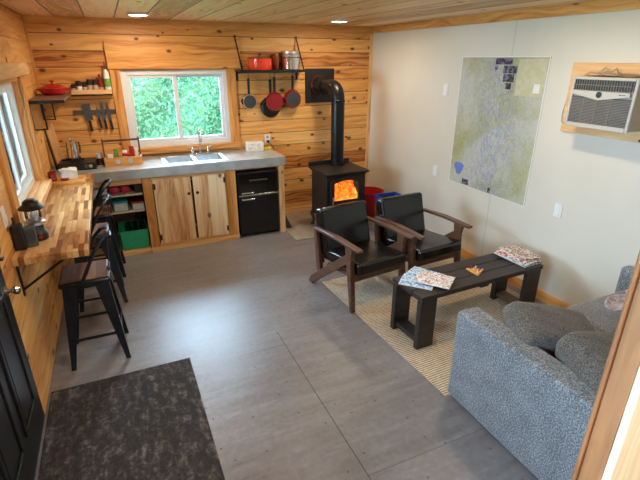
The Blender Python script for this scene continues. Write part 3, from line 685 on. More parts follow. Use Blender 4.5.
# leaning board in the corner
lb_ = thing('cutting_board', 'long pale wooden board leaning in the corner behind the camp stove', 'board', (.075, -.10, CT), 0)
obj('board', B().box(-.04, .035, -.011, .011, 0, .42, rot=(-6, -7, 0), piv=(0, 0, 0)), M['pine_z'], lb_, .004)
gp = thing('griddle_pan', 'black griddle with a handle leaning on the left wall in the counter corner', 'pan', (.045, -.30, CT), 0)
obj('plate', B().box(-.008, .008, -.03, .05, 0, .30, rot=(0, -5, 0), piv=(0, 0, 0)), M['black_metal'], gp, .004)
obj('handle', B().bar((-.026, .01, .295), (-.033, .01, .40), .035, .014, (1, 0, 0)), M['black_plastic'], gp, .004)

# ------------------------------------------------------------------ breakfast bar and its items
bt = thing('breakfast_bar', 'long butcher-block bar top fixed along the left wall under the side window', 'bar table', (0, -1.65, 0))
obj('bar_top', B().box(0.001, .382, -1.01, 1.008, .878, .92), M['butcher'], bt, .003)
for y in (-.93, .05, .9):
    br = B().bar((.004, y, .876), (.34, y, .876), .03, .006).bar((.004, y, .878), (.004, y, .66), .03, .006, (1, 0, 0)).bar((.008, y, .70), (.27, y, .87), .022, .01)
    obj('bracket', br, M['black_metal'], bt)
t = thing('bread_board', 'pine board lying across the bar end beside the countertop', 'board', (.165, -.93, CT))
obj('board', B().box(-.16, .16, -.10, .10, .0, .035), M['honey_x'], t, .004)
# white bag, red mug on board
b = B(); b.lathe([(0, 0), (.05, 0), (.056, .02), (.052, .05), (.058, .075), (.03, .085), (.012, .075), (0, .07)], seg=9)
for v in b.bm.verts:
    v.co.x *= 1.25; v.co += Vector((rng.uniform(-.012, .012), rng.uniform(-.01, .01), rng.uniform(0, .016) if v.co.z > .02 else 0))
tag(obj('paper_bag', b, M['paper'], loc=(.20, -.93, CT+.036)), 'crumpled white bag on the pine board near the counter corner', 'bag')
t = thing('mug', 'red and clear mug on the pine board beside the window casing', 'mug', (.075, -.98, CT+.036))
obj('cup', B().lathe([(0, 0), (.03, 0), (.033, .08), (.030, .08), (.027, .006), (0, .006)]), M['dark_red'], t)
obj('handle', B().tube([(0, -.03, .065), (0, -.055, .06), (0, -.055, .025), (0, -.03, .018)], .005), M['dark_red'], t)
tag(obj('jar_lid', B().lathe([(0, 0), (.03, 0), (.03, .018), (0, .02)]), M['sauce_red'], loc=(.165, -1.012+.02, CT+.036)), 'small round dark red lid in front of the white bag', 'lid')
# lantern
ln = thing('camping_lantern', 'camping lantern with wide dark hood and glass globe on the near end of the bar', 'lantern', (.105, -2.36, CT), 20)
ln.scale = (.86, .86, .84)
obj('base', B().lathe([(0, 0), (.062, 0), (.064, .01), (.064, .05), (.05, .07), (.045, .115), (.0, .115)]), M['black_plastic'], ln)
obj('collar', B().lathe([(.05, .113), (.066, .12), (.066, .14), (.05, .15), (0, .15)]), M['steel'], ln)
obj('globe', B().lathe([(.045, .15), (.05, .17), (.05, .215), (.043, .235)], seg=24), M['lantern_glass'], ln)
obj('mantle', B().lathe([(0, .15), (.018, .16), (.02, .19), (.008, .21), (0, .212)], seg=14), M['paper'], ln)
obj('hood', B().lathe([(.080, .234), (.083, .24), (.056, .262), (.05, .27), (.048, .285), (.028, .30), (0, .302)]), M['black_metal'], ln)
for q in (-1, 1): obj('bail', B().tube([(q*.062, 0, .13), (q*.075, 0, .18), (q*.07, 0, .245)], .003, 6), M['steel'], ln)
obj('dial', B().lathe([(.014, 0), (.014, -.016), (0, -.018)], (0, -.064, .04), 14, 'Y'), M['sauce_red'], ln)
t = thing('portable_radio', 'dark grey ribbed handheld radio standing in front of the lantern', 'radio', (.085, -2.475, CT), 15)
obj('case', B().box(-.032, .032, -.022, .022, 0, .125), M['grey_plastic'], t, .008)
gr = B()
for r_ in range(6):
    for c_ in range(4): gr.box(-.022+c_*.012, -.015+c_*.012, -.0245, -.0215, .03+r_*.013, .037+r_*.013)
obj('buttons', gr, M['black_plastic'], t)
t = thing('portable_radio', 'black upright radio with stub antenna against the wall by the lantern', 'radio', (.034, -2.50, CT), 4)
obj('case', B().box(-.028, .028, -.03, .03, 0, .15), M['black_plastic'], t, .007)
obj('antenna', B().lathe([(.007, .148), (.006, .19), (0, .192)], (-.01, .01, 0), 10), M['black_plastic'], t)

# ------------------------------------------------------------------ stools
def make_stool(label, loc, rz):
    t = thing('bar_stool', label, 'stool', loc, rz, 'metal stools at the bar')
    z = .628; a = .14
    obj('seat_pan', B().box(-a-.012, a+.012, -a-.012, a+.012, z-.035, z-.004), M['stool_metal'], t, .01)
    obj('seat', B().box(-a, a, -a, a, z-.004, z+.012), M['stool_seat'], t, .012, 3)
    for sx_ in (-1, 1):
        for sy_ in (-1, 1):
            top = Vector((sx_*(a-.005), sy_*(a-.005), z-.03)); bot = Vector((sx_*.185, sy_*.18, 0))
            w0, w1 = .085, .028
            lg = B()
            # folded sheet leg: two flanges meeting at the outer edge
            for ax_ in (0, 1):
                off0 = Vector((-sx_*w0, 0, 0)) if ax_ == 0 else Vector((0, -sy_*w0, 0)); off1 = Vector((-sx_*w1, 0, 0)) if ax_ == 0 else Vector((0, -sy_*w1, 0))
                nn = Vector((0, -sy_*.004, 0)) if ax_ == 0 else Vector((-sx_*.004, 0, 0))
                lg.hexa([bot, bot+off1, bot+off1+nn, bot+nn, top, top+off0, top+off0+nn, top+nn])
            l = obj('leg', lg, M['stool_metal'], t)
            obj('rubber_foot', B().box(bot.x-sx_*.028 if sx_ > 0 else bot.x, bot.x if sx_ > 0 else bot.x+.028, bot.y-.028 if sy_ > 0 else bot.y, bot.y if sy_ > 0 else bot.y+.028, 0.0, .018), M['black_plastic'], l)
    def lerp(sx_, sy_, zz):
        k = zz/(z-.03); return Vector((sx_*(.178*(1-k)+(a-.012)*k), sy_*(.173*(1-k)+(a-.012)*k), zz))
    obj('footrest', B().bar(lerp(-1, -1, .21), lerp(1, -1, .21), .006, .02).bar(lerp(-1, 1, .21), lerp(1, 1, .21), .006, .02).bar(lerp(-1, -1, .21), lerp(-1, 1, .21), .006, .02).bar(lerp(1, -1, .21), lerp(1, 1, .21), .006, .02), M['stool_metal'], t)
    obj('upper_brace', B().bar(lerp(-1, 1, .34), lerp(1, 1, .34), .006, .016), M['stool_metal'], t)
    half = [(-.02, a+.008, z-.02), (.03, a+.016, z+.08), (.09, a+.012, z+.19), (.135, a-.015, z+.245), (.165, a-.06, z+.265), (.178, .045, z+.272)]
    hoop = [(p[0], -p[1], p[2]) for p in half] + [(.181, 0, z+.274)] + half[::-1]
    obj('back_hoop', B().tube(hoop, .012, 10), M['stool_metal'], t)
    sp_ = B().hexa([(a+.005, -.045, z), (a+.009, -.045, z), (a+.009, .045, z), (a+.005, .045, z), (.172, -.035, z+.272), (.176, -.035, z+.272), (.176, .035, z+.272), (.172, .035, z+.272)])
    obj('back_splat', sp_, M['stool_metal'], t)
    return t
st = make_stool('nearest black metal stool with wooden seat, under the near end of the bar', (.305, -2.30, 0), 0)
dup(st, (.315, -1.48, 0), 3, 'middle black metal stool at the bar, between the nearest and the one by the cabinet')
dup(st, (.335, -.94, 0), -2, 'farthest black metal stool at the bar, in front of the open shelf unit')

# ------------------------------------------------------------------ left corner shelf, spice shelf, knives
sh = thing('corner_shelf', 'brown wall shelf on black brackets in the left corner over the counter', 'shelf', (0, 0, 1.60))
obj('shelf_board', B().box(.002, .275, -.90, -.03, 0, .022), plain('brown_shelf', srgb(112, 84, 64), .5, 0, .15), sh, .002)
for y in (-.86, -.12):
    obj('bracket', B().bar((.004, y, -.004), (.26, y, -.004), .014, .008).bar((.008, y, 0), (.008, y, -.22), .014, .012, (1, 0, 0)).bar((.105, y, 0), (.105, y, -.22), .014, .012, (1, 0, 0)).bar((.004, y, -.22), (.112, y, -.22), .014, .01), M['black_metal'], sh)
obj('front_edge', B().box(.002, .277, -.904, -.90, -.006, .018), M['black_metal'], sh)
do = thing('dutch_oven', 'red enamel casserole pot with lid on the left corner shelf', 'pot', (.155, -.28, 1.623))
obj('pot_body', B().lathe([(0, 0), (.085, 0), (.105, .02), (.112, .06), (.108, .06), (.10, .02), (0, .006)], seg=32), M['red_enamel'], do)
obj('lid', B().lathe([(.115, .06), (.115, .066), (.08, .09), (.03, .10), (0, .102)], seg=32), M['red_enamel'], do)
obj('knob', B().lathe([(.008, .10), (.008, .112), (.02, .118), (.018, .13), (0, .132)]), M['red_enamel'], do)
for s in (-1, 1): obj('handle', B().tube([(s*.105, -.03, .05), (s*.135, -.02, .052), (s*.135, .02, .052), (s*.105, .03, .05)], .007), M['red_enamel'], do)
ss = thing('spice_shelf', 'short pine ledge holding jars beside the kitchen window', 'shelf', (.48, 0, 1.59))
obj('ledge', B().box(-.19, .185, -.10, -.001, 0, .02), M['pine_x'], ss, .002); obj('fascia', B().box(-.19, .185, -.10, -.09, 0, .06), M['pine_x'], ss, .002)
for i, (x, r_, h, pos) in enumerate(((.315, .020, .07, 'leftmost spice jar on the pine ledge'), (.367, .026, .095, 'pale-labelled spice jar, second from left on the pine ledge'), (.418, .022, .085, 'third spice jar from the left on the pine ledge'), (.466, .024, .105, 'fourth spice jar from the left on the pine ledge'), (.518, .024, .105, 'fifth spice jar from the left, beside the red bottle'))):
    t = thing('spice_jar', pos, 'jar', (x, -.05, 1.611), 0, 'spice jars on the pine ledge'); h *= 1.32
    obj('glass_body', B().lathe([(0, 0), (r_, 0), (r_, h*.75), (0, h*.75)], seg=18), M['jar_dark'], t)
    obj('label', B().lathe([(r_+.0008, h*.15), (r_+.0008, h*.6)], seg=18), M['jar_label' if i != 1 else 'paper'], t)
    obj('cap', B().lathe([(r_*.95, h*.75), (r_*.95, h), (0, h)], seg=18), M['black_plastic'], t)
t = thing('sauce_bottle', 'dark red sauce bottle between the spice jars and the white bottle', 'bottle', (.568, -.05, 1.611))
obj('body', B().lathe([(0, 0), (.024, 0), (.024, .11), (.012, .14), (.011, .165), (0, .165)], seg=20), M['sauce_red'], t); obj('label', B().lathe([(.0248, .02), (.0248, .06)], seg=20), M['jar_label'], t); obj('cap', B().lathe([(.013, .16), (.012, .185), (0, .186)], seg=14), M['dark_red'], t)
t = thing('sauce_bottle', 'tall white squeeze bottle with green label and brown tip on the pine ledge', 'bottle', (.635, -.05, 1.611))
t.scale = (1, 1, 1.1)
obj('body', B().lathe([(0, 0), (.03, 0), (.031, .13), (.026, .17), (.012, .21), (0, .21)], seg=22), M['white_plastic'], t); obj('label', B().lathe([(.0318, .06), (.0318, .13)], seg=22), M['label_green'], t); obj('cap', B().lathe([(.012, .208), (.010, .245), (.004, .28), (0, .281)], seg=14), M['cap_brown'], t)
tag(obj('knife_rack', B().box(.27, .665, -.018, -.001, 1.408, 1.448), M['dark_steel'], bevel=.003), 'magnetic steel knife strip on the wall under the pine ledge', 'knife rack')
kn = [(.405, 1.345, .165, .075, 1.23, 'wide steel cleaver on the knife strip'), (.50, 1.36, .12, .026, 1.26, 'small paring knife right of the cleaver on the strip'), (.55, 1.35, .19, .034, 1.25, 'long chef knife on the strip, second from the right'), (.605, 1.34, .18, .03, 1.235, 'long narrow knife, rightmost on the strip')]
for x, z0, L_, w, zh, lab in kn:
    t = thing('cleaver' if w > .05 else 'kitchen_knife', lab, 'knife', (x, -.02, z0), 0)
    t.rotation_euler = (0, R(-4), 0)
    b = B()
    if w > .05: b.prism([(-w/2, 0), (w/2, 0), (w/2, L_), (-w/2, L_)], 'Y', -.004, -.001)
    else: b.prism([(-w/2, 0), (w/2, 0), (w/2, L_*.6), (w*.1, L_), (-w/2+.004, L_*.8)], 'Y', -.004, -.001)
    obj('blade', b, M['dark_steel'], t)
    hw_ = .012; obj('handle', B().box(-hw_, hw_, -.016, .0, zh-z0-.0, 0), M['black_plastic'], t, .004)
# ------------------------------------------------------------------ pot rack
pr = thing('pot_rack', 'black wall-mounted pot shelf with hanging rods right of the window', 'rack', (2.385, 0, 1.812))
obj('shelf', B().box(-.405, .405, -.26, -.002, 0, .012).box(-.405, .405, -.266, -.256, -.010, .018), M['black_metal'], pr, .002)
for x in (-.375, .36):
    obj('rod', B().tube([(x, -.008, .365), (x, -.10, .232), (x, -.25, .012)], .008, 8).lathe([(.012, -.0), (.012, -.02), (0, -.022)], (x, 0, .365), 10, 'Y'), M['black_metal'], pr)
    obj('wall_bracket', B().box(x-.012, x+.012, -.008, -.001, -.10, .0), M['black_metal'], pr)
obj('rail', B().tube([(-.4, -.10, -.012), (.4, -.10, -.012)], .006, 8), M['black_metal'], pr)
def pan(label, x, z, r_, mat, base, hl, y=-.07, mdeep=.035, handle='black_plastic'):
    t = thing('frying_pan', label, 'pan', (x, y, z))
    obj('pan_body', B().lathe([(0, -mdeep), (r_*.82, -mdeep), (r_, 0), (r_-.006, 0), (r_*.80, -mdeep+.006), (0, -mdeep+.006)], seg=36, axis='Y'), M[mat], t)
    if base: obj('base_disc', B().lathe([(0, -mdeep-.003), (r_*.74, -mdeep-.003), (r_*.76, -mdeep+.0005), (0, -mdeep+.0005)], seg=32, axis='Y'), M[base], t)
    obj('handle', B().bar((0, -.006, r_-.01), (0, -.012, r_+hl), .026, .012, (0, 1, 0), w2=.032), M[handle], t, .004)
    obj('hook', B().tube([(0, -.012, r_+hl-.008), (0, -.02, r_+hl+.01), (0, -.022, 1.80-z-.005), (0, -.03, 1.80-z+.006), (0, -.037, 1.80-z-.008)], .0025, 6), M['black_metal'], t)
    return t
pan('small bare steel frying pan hanging leftmost under the pot rack', 2.12, 1.478, .10, 'chrome', 'dark_steel', .16)
pan('black pan hanging behind the red pan under the pot rack', 2.395, 1.405, .125, 'black_metal', None, .19, y=-.025, mdeep=.02)
pan('red-bottomed pan hanging in the middle under the pot rack', 2.432, 1.468, .112, 'dark_red', 'pan_red', .17, y=-.075)
pan('dark red pan with steel base disc hanging rightmost under the pot rack', 2.665, 1.49, .112, 'dark_red', 'dark_steel', .16)
pt = thing('cooking_pot', 'orange-red enamel pot with lid on the pot rack', 'pot', (2.25, -.14, 1.825), 65)
obj('pot_body', B().lathe([(0, 0), (.125, 0), (.135, .02), (.137, .12), (.132, .12), (.13, .02), (0, .006)], seg=36), M['orange_enamel'], pt)
obj('lid', B().lathe([(.139, .12), (.139, .126), (.09, .143), (0, .15)], seg=36), M['copper'], pt)
obj('knob', B().lathe([(.008, .148), (.008, .16), (.018, .165), (.016, .178), (0, .18)]), M['black_plastic'], pt)
for s in (-1, 1): obj('handle', B().tube([(s*.13, -.03, .09), (s*.155, -.02, .095), (s*.155, .02, .095), (s*.13, .03, .09)], .006), M['orange_enamel'], pt)
pt = thing('stock_pot', 'shiny steel stock pot on the right end of the pot rack', 'pot', (2.625, -.13, 1.825), 65)
obj('pot_body', B().lathe([(0, 0), (.105, 0), (.112, .008), (.112, .17), (.116, .174), (.108, .174), (.106, .01), (0, .008)], seg=36), M['chrome'], pt)
obj('band', B().lathe([(.1135, .13), (.1145, .135), (.1135, .14)], seg=36), M['dark_steel'], pt)
obj('inner_pot_rim', B().lathe([(.104, .15), (.104, .2), (.108, .203), (.100, .203), (.099, .15)], seg=36), M['steel'], pt)
for s in (-1, 1): obj('handle', B().tube([(s*.11, -.03, .12), (s*.135, -.02, .125), (s*.135, .02, .125), (s*.11, .03, .12)], .005), M['steel'], pt)

pt = thing('saucepan', 'brownish copper saucepan between the orange pot and the steel stock pot', 'pot', (2.448, -.10, 1.825))
obj('pan_body', B().lathe([(0, 0), (.043, 0), (.049, .01), (.050, .16), (.047, .16), (.045, .012), (0, .008)], seg=28), M['copper'], pt)
obj('lid', B().lathe([(.052, .16), (.050, .168), (.02, .18), (0, .181)], seg=28), M['copper'], pt)
# ------------------------------------------------------------------ wood stove
ws = thing('wood_stove', 'black cast-iron wood stove with fire glowing behind its glass door', 'stove', (2.972, -.725, 0.014), 1)
bw_, bd = .250, .205
zb, zt = .19, .69
obj('body', B().box(-bw_, -bw_+.015, -bd, bd, zb, zt).box(bw_-.015, bw_, -bd, bd, zb, zt).box(-bw_+.015, bw_-.015, bd-.015, bd, zb, zt).box(-bw_, bw_, -bd, bd, zb-.02, zb+.015).box(-bw_+.015, bw_-.015, -bd, bd-.015, zt-.012, zt), M['stove'], ws, .006)
obj('top_plate', B().box(-.28, .287, -.25, .245, .71, .738).box(-.265, .265, -.22, .22, .69, .711), M['stove'], ws, .01, 3)
obj('back_lip', B().box(-.275, .275, .228, .245, .738, .785), M['stove'], ws, .004)
# front face with arched door
def arch(x0, x1, z0, z1, rise, n=12): return [(x0, z0), (x1, z0), (x1, z1)] + [(x1+(x0-x1)*k/n, z1+rise*math.sin(PI*k/n)) for k in range(1, n)] + [(x0, z1)]
def arch_ring(b, o_, i_, y0, y1):
    O0 = [b.bm.verts.new((p[0], y0, p[1])) for p in o_]; I0 = [b.bm.verts.new((p[0], y0, p[1])) for p in i_]
    O1 = [b.bm.verts.new((p[0], y1, p[1])) for p in o_]; I1 = [b.bm.verts.new((p[0], y1, p[1])) for p in i_]
    n = len(o_)
    for k in range(n):
        j = (k+1) % n
        b.bm.faces.new([O0[k], O0[j], I0[j], I0[k]]); b.bm.faces.new([O1[k], I1[k], I1[j], O1[j]])
        b.bm.faces.new([O0[k], O1[k], O1[j], O0[j]]); b.bm.faces.new([I0[k], I0[j], I1[j], I1[k]])
    return b
win = arch(-.165, .150, .405, .615, .028); dout = arch(-.215, .205, .345, .65, .036)
ff = B(); arch_ring(ff, [(-bw_, zb), (bw_, zb), (bw_, zt)] + [(bw_+(-2*bw_)*k/12, zt) for k in range(1, 12)] + [(-bw_, zt)], arch(-.18, .17, .39, .63, .03), -bd-.01, -bd)
obj('front_plate', ff, M['stove'], ws)
dr = obj('door', arch_ring(B(), dout, win, -bd-.042, -bd-.012), M['stove'], ws, .005)
obj('pane', B().prism(arch(-.168, .153, .402, .617, .028), 'Y', -bd-.028, -bd-.024), M['stove_glass'], dr)
obj('handle', B().bar((-.19, -bd-.055, .37), (-.19, -bd-.055, .46), .014, .014, (0, 1, 0)).box(-.195, -.185, -bd-.055, -bd-.04, .40, .41), M['steel'], dr, .003)
obj('hinge', B().lathe([(.01, .40), (.01, .44), (0, .44)], (.215, -bd-.03, 0), 10).lathe([(.01, .54), (.01, .58), (0, .58)], (.215, -bd-.03, 0), 10), M['stove'], dr)
obj('ash_lip', B().box(-.2, .2, -bd-.06, -bd, .26, .28), M['stove'], ws, .004)
# flames as tongues of differing height in two rows
fl = B(); rf = random.Random(5)
for row, (yy, n, hh) in enumerate(((-.15, 11, .17), (-.10, 10, .26), (-.05, 10, .32), (0.0, 9, .34))):
    for k in range(n):
        x = -.16 + .32*k/(n-1); h = hh*rf.uniform(.8, 1.05); r_ = rf.uniform(.028, .04); lean = rf.uniform(-.02, .02)
        pts = [(x+lean*math.sin(3*t_)*2*t_, yy, .345+h*t_) for t_ in [i/7 for i in range(8)]]
        fl.tube(pts, [r_*(.75+.5*math.sin(PI*min(1, t_*1.1)))*(1-t_**3)+.001 for t_ in [i/7 for i in range(8)]], 8)
obj('flames', fl, M['flame'], ws)
lg = B().tube([(-.17, .05, .27), (.17, .03, .27)], .045, 12).tube([(-.16, -.10, .26), (.15, -.08, .27)], .04, 12).tube([(-.12, -.04, .34), (.13, .0, .34)], .035, 12)
obj('logs', lg, M['bark'], ws)
for sx_ in (-1, 1):
    for sy_ in (-1, 1):
        px, py = sx_*(bw_-.02), sy_*(bd-.02)
        l = B().tube([(px-sx_*.01, py, .2), (px+sx_*.02, py+sy_*.012, .15), (px+sx_*.0, py, .08), (px+sx_*.012, py+sy_*.008, .02), (px+sx_*.03, py+sy_*.02, 0.0)], [.034, .03, .018, .016, .022], 10)
        obj('leg', l, M['stove_leg'], ws)
# stovepipe and wall thimble
sp_o = thing('stovepipe', 'black stovepipe elbowing from the wood stove top into the wall', 'pipe', (3.032, -.575, .7535))
pts = [(0, 0, 0), (0, 0, .75)] + [(0, .14-.14*math.cos(a), .75+.14*math.sin(a)) for a in [PI/2*k/8 for k in range(1, 9)]] + [(0, .42, .89)]
obj('pipe', B().tube(pts, .078, 24, caps=False), M['stovepipe'], sp_o)
for z_ in (0, .73): obj('seam_collar', B().lathe([(.079, .0), (.083, .004), (.083, .024), (.079, .028)], (0, 0, z_), 24), M['stovepipe'], sp_o)
obj('thimble', B().lathe([(.08, .35), (.105, .355), (.108, .46), (.11, .552)], (0, 0, .89), 28, 'Y'), M['stovepipe'], sp_o)
obj('red_gasket', B().lathe([(.1095, .51), (.1125, .513), (.1125, .525), (.1095, .528)], (0, 0, .89), 28, 'Y'), M['red_paint'], sp_o, label='thin red ring')
tag(obj('flue_plate', B().box(2.86, 3.25, -.022, -.001, 1.432, 1.835), M['stove'], bevel=.003), 'square black metal flue plate fixed on the pine wall', 'plate')
# dustpan leaning at the counter end
t = thing('dustpan', 'small black dustpan leaning against the end of the fridge cabinet', 'dustpan', (2.375, -.45, .014), 0)
obj('pan', B().hexa([(0.0, -.10, 0), (.07, -.10, 0), (.07, .08, 0), (0, .08, 0), (.0, -.03, .15), (.012, -.03, .15), (.012, .06, .15), (.0, .06, .15)]), M['black_plastic'], t, .004)
obj('handle', B().bar((.005, .015, .145), (-.0, .015, .2), .025, .012, (1, 0, 0)), M['black_plastic'], t, .003)
# red bucket and blue bin
t = thing('ash_bucket', 'red metal bucket on the floor between the wood stove and right wall', 'bucket', (3.55, -.50, .014))
obj('pail', B().lathe([(0, 0), (.14, 0), (.19, .33), (.196, .335), (.186, .335), (.136, .008), (0, .008)], seg=36), M['red_paint'], t)
obj('bail', B().tube([(.19*math.cos(a), -.05-.10*math.sin(a)-.0, .325-.03*math.sin(a)) for a in [PI*k/12 for k in range(13)]], .004, 6), M['steel'], t)
bin_('recycling_bin', 'blue plastic bin on the floor behind the right-hand armchair', 3.36, 3.64, -1.22, -.96, 0.0, .44, M['blue_plastic'], None, 'bin', .15)

# ------------------------------------------------------------------ armchairs
def make_chair(label, loc, rz):
    t = thing('armchair', label, 'armchair', loc, rz, 'black leather armchairs')
    for s in (-1, 1):
        x = s*.27; w = .042
        arm = B().hexa([(x-.026, -.318, .560), (x+.026, -.318, .560), (x+.029, .0, .566), (x-.029, .0, .566), (x-.026, -.318, .583), (x+.026, -.318, .583), (x+.029, .0, .592), (x-.029, .0, .592)])
        arm.hexa([(x-.029, .0, .566), (x+.029, .0, .566), (x+.02, .34, .548), (x-.02, .34, .548), (x-.029, .0, .592), (x+.029, .0, .592), (x+.02, .34, .572), (x-.02, .34, .572)])
        bmesh.ops.remove_doubles(arm.bm, verts=arm.bm.verts, dist=1e-5)
        obj('armrest', arm, M['walnut'], t, .006)
        obj('front_leg', B().prism([(-.255, 0), (-.222, 0), (-.15, .47), (-.135, .57), (-.235, .565), (-.215, .47)], 'X', x-w/2, x+w/2), M['walnut'], t, .005)
        obj('side_rail', B().prism([(-.2, .53), (-.225, .455), (.39, 0.0), (.445, 0.0), (.405, .075), (-.15, .49)], 'X', x-w/2+.001, x+w/2-.001), M['walnut'], t, .005)
        obj('rear_strut', B().prism([(.31, .56), (.352, .56), (.30, .16), (.235, .18)], 'X', x-w/2+.003, x+w/2-.003), M['walnut'], t, .005)
    obj('front_rail', B().box(-.25, .25, -.215, -.19, .255, .325), M['walnut'], t, .004)
    obj('rear_rail', B().box(-.25, .25, .17, .195, .20, .26), M['walnut'], t, .004)
    obj('seat_frame', B().box(-.25, -.225, -.19, .17, .27, .30, rot=(-5, 0, 0)).box(.225, .25, -.19, .17, .27, .30, rot=(-5, 0, 0)), M['walnut'], t)
    obj('seat_cushion', B().box(-.245, .245, -.285, .27, .33, .435, rot=(-5, 0, 0), piv=(0, -.28, .33)), M['leather'], t, .028, 5)
    obj('back_cushion', B().box(-.25, .25, .19, .295, .33, .755, rot=(-15, 0, 0), piv=(0, .20, .33)), M['leather'], t, .028, 5)
    bf = B()
    for q in ((-.245, -.215, .26, .70), (.215, .245, .26, .70), (-.215, .215, .64, .70), (-.215, .215, .38, .42)): bf.box(q[0], q[1], .297, .315, q[2], q[3], rot=(-15, 0, 0), piv=(0, .20, .33))
    obj('back_frame', bf, M['walnut'], t)
    return t
ch = make_chair('black leather armchair with dark wood frame, left one in front of the wood stove', (2.425, -2.324, .009), 7.5)
dup(ch, (3.045, -2.305, .009), 5, 'black leather armchair with dark wood frame, right one beside the cream wall')

# ------------------------------------------------------------------ rugs
jr = thing('jute_rug', 'woven tan jute rug under the coffee table and armchairs', 'rug', (2.955, -2.82, 0), 2.4)
obj('weave', B().box(-.72, .72, -.84, .84, .0005, .007), M['jute'], jr, .002)
bd_ = B()
for a in ((-.735, -.72, -.855, .855), (.72, .735, -.855, .855), (-.72, .72, -.855, -.84), (-.72, .72, .84, .855)): bd_.box(*a, .0005, .0085)
obj('binding', bd_, M['jute'], jr, .002)
dm = thing('floor_mat', 'dark charcoal patterned mat on the floor by the black door', 'mat', (.44, -3.35, 0), .0)
obj('pile', B().box(-.415, .415, -.66, .68, .0005, .009), M['mat'], dm, .003)
bd_ = B()
for a in ((-.425, -.415, -.67, .69), (.415, .425, -.67, .69), (-.415, .415, -.67, -.66), (-.415, .415, .68, .69)): bd_.box(*a, .0005, .008)
obj('edging', bd_, M['mat'], dm)

# ------------------------------------------------------------------ coffee table
ctb = thing('coffee_table', 'dark stained plank coffee table with slab legs on the jute rug', 'table', (2.955, -3.055, .009), 2.0)
for i, (y0, y1) in enumerate(((-.175, -.062), (-.055, .055), (.062, .175))):
    obj('top_plank', B().box(-.598, .598, y0, y1, .395, .433), M['espresso'], ctb, .004)
for sx_ in (-1, 1):
    for sy_ in (-1, 1):
        x = sx_*.525; y = sy_*.145
        obj('leg', B().box(x-.072, x+.072, y-.022, y+.022, 0, .395), M['espresso'], ctb, .005)
    obj('foot_stretcher', B().box(sx_*.525-.05, sx_*.525+.05, -.123, .123, .03, .065), M['espresso' if sx_ < 0 else 'rust'], ctb, .003)
    obj('end_apron', B().box(sx_*.525-.02, sx_*.525+.02, -.123, .123, .345, .395), M['espresso'], ctb, .003)
obj('underside_batten', B().box(-.04, .04, -.16, .16, .37, .395), M['espresso'], ctb, .003)
def mag(label, x, y, z, rz, mat, w=.21, h=.27, th=.004, group='magazines'):
    t = thing('magazine', label, 'magazine', (x, y, z), rz, group)
    b = B(); n = 6
    for k in range(n+1): pass
    vs = []
    for k in range(n+1):
        u = -w/2 + w*k/n; lift = .004*math.sin(PI*k/n)**2
        vs.append([b.bm.verts.new((u, yy, zz+ (lift if zz else 0))) for yy, zz in ((-h/2, 0), (h/2, 0), (h/2, th), (-h/2, th))])
    for A, C_ in zip(vs[:-1], vs[1:]):
        for i in range(4): b.bm.faces.new([A[i], A[(i+1) % 4], C_[(i+1) % 4], C_[i]])
    b.bm.faces.new(vs[0][::-1]); b.bm.faces.new(vs[-1])
    obj('cover', b, mat, t)
    obj('spine', B().box(-w/2-.0015, -w/2, -h/2, h/2, 0, th), M['paper'], t)
    return t
TZ = .4425
g1 = 'magazines fanned on the left end of the table'
mag('pale blue magazine underneath at the left corner of the coffee table', 2.475, -3.04, TZ, 42, M['mag_b'], group=g1, w=.18, h=.24)
mag('bright blue topped magazine behind the white one on the coffee table left end', 2.575, -2.99, TZ+.009, 30, M['mag_b'], group=g1, w=.19, h=.25)
mag('white and pink covered magazine on top of the left fan on the coffee table', 2.585, -3.09, TZ+.018, 38, M['mag_a'], group=g1, w=.2, h=.26)
g2 = 'magazines stacked on the right end of the table'
for i, (dx, dy, rz, m_, lab) in enumerate(((.0, 0, 2, 'mag_d', 'bottom magazine of the right-hand stack on the coffee table'), (.01, .01, -6, 'mag_e', 'second magazine from the bottom in the right-hand stack'), (-.015, .0, 8, 'mag_d', 'middle grey magazine of the right-hand stack'), (-.02, .03, 14, 'mag_c', 'red-edged magazine near the top of the right-hand stack'), (.02, .03, -10, 'mag_e', 'topmost magazine of the right-hand stack on the coffee table'))):
    mag(lab, 3.475+dx*1.3, -3.05+dy*1.2, TZ+.0085*i, rz, M[m_], group=g2, w=.2, h=.27)
pg = thing('peg_game', 'little triangular wooden peg game in the middle of the coffee table', 'game', (2.975, -3.09, TZ), 30)
pg.scale = (.88, .88, 1)
obj('board', B().prism([(-.075, -.045), (.075, -.045), (0, .085)], 'Z', 0, .016), M['honey_x'], pg, .003)
pk = [(-.045, -.025, 'paper'), (0, -.025, 'red_paint'), (.045, -.025, 'blue_plastic'), (-.022, .012, 'yellow'), (.022, .012, 'paper'), (0, .048, 'red_paint')]
for x, y, m_ in pk: obj('peg', B().lathe([(.005, 0), (.005, .022), (.007, .026), (0, .03)], (x, y, .014), 10), M[m_], pg)

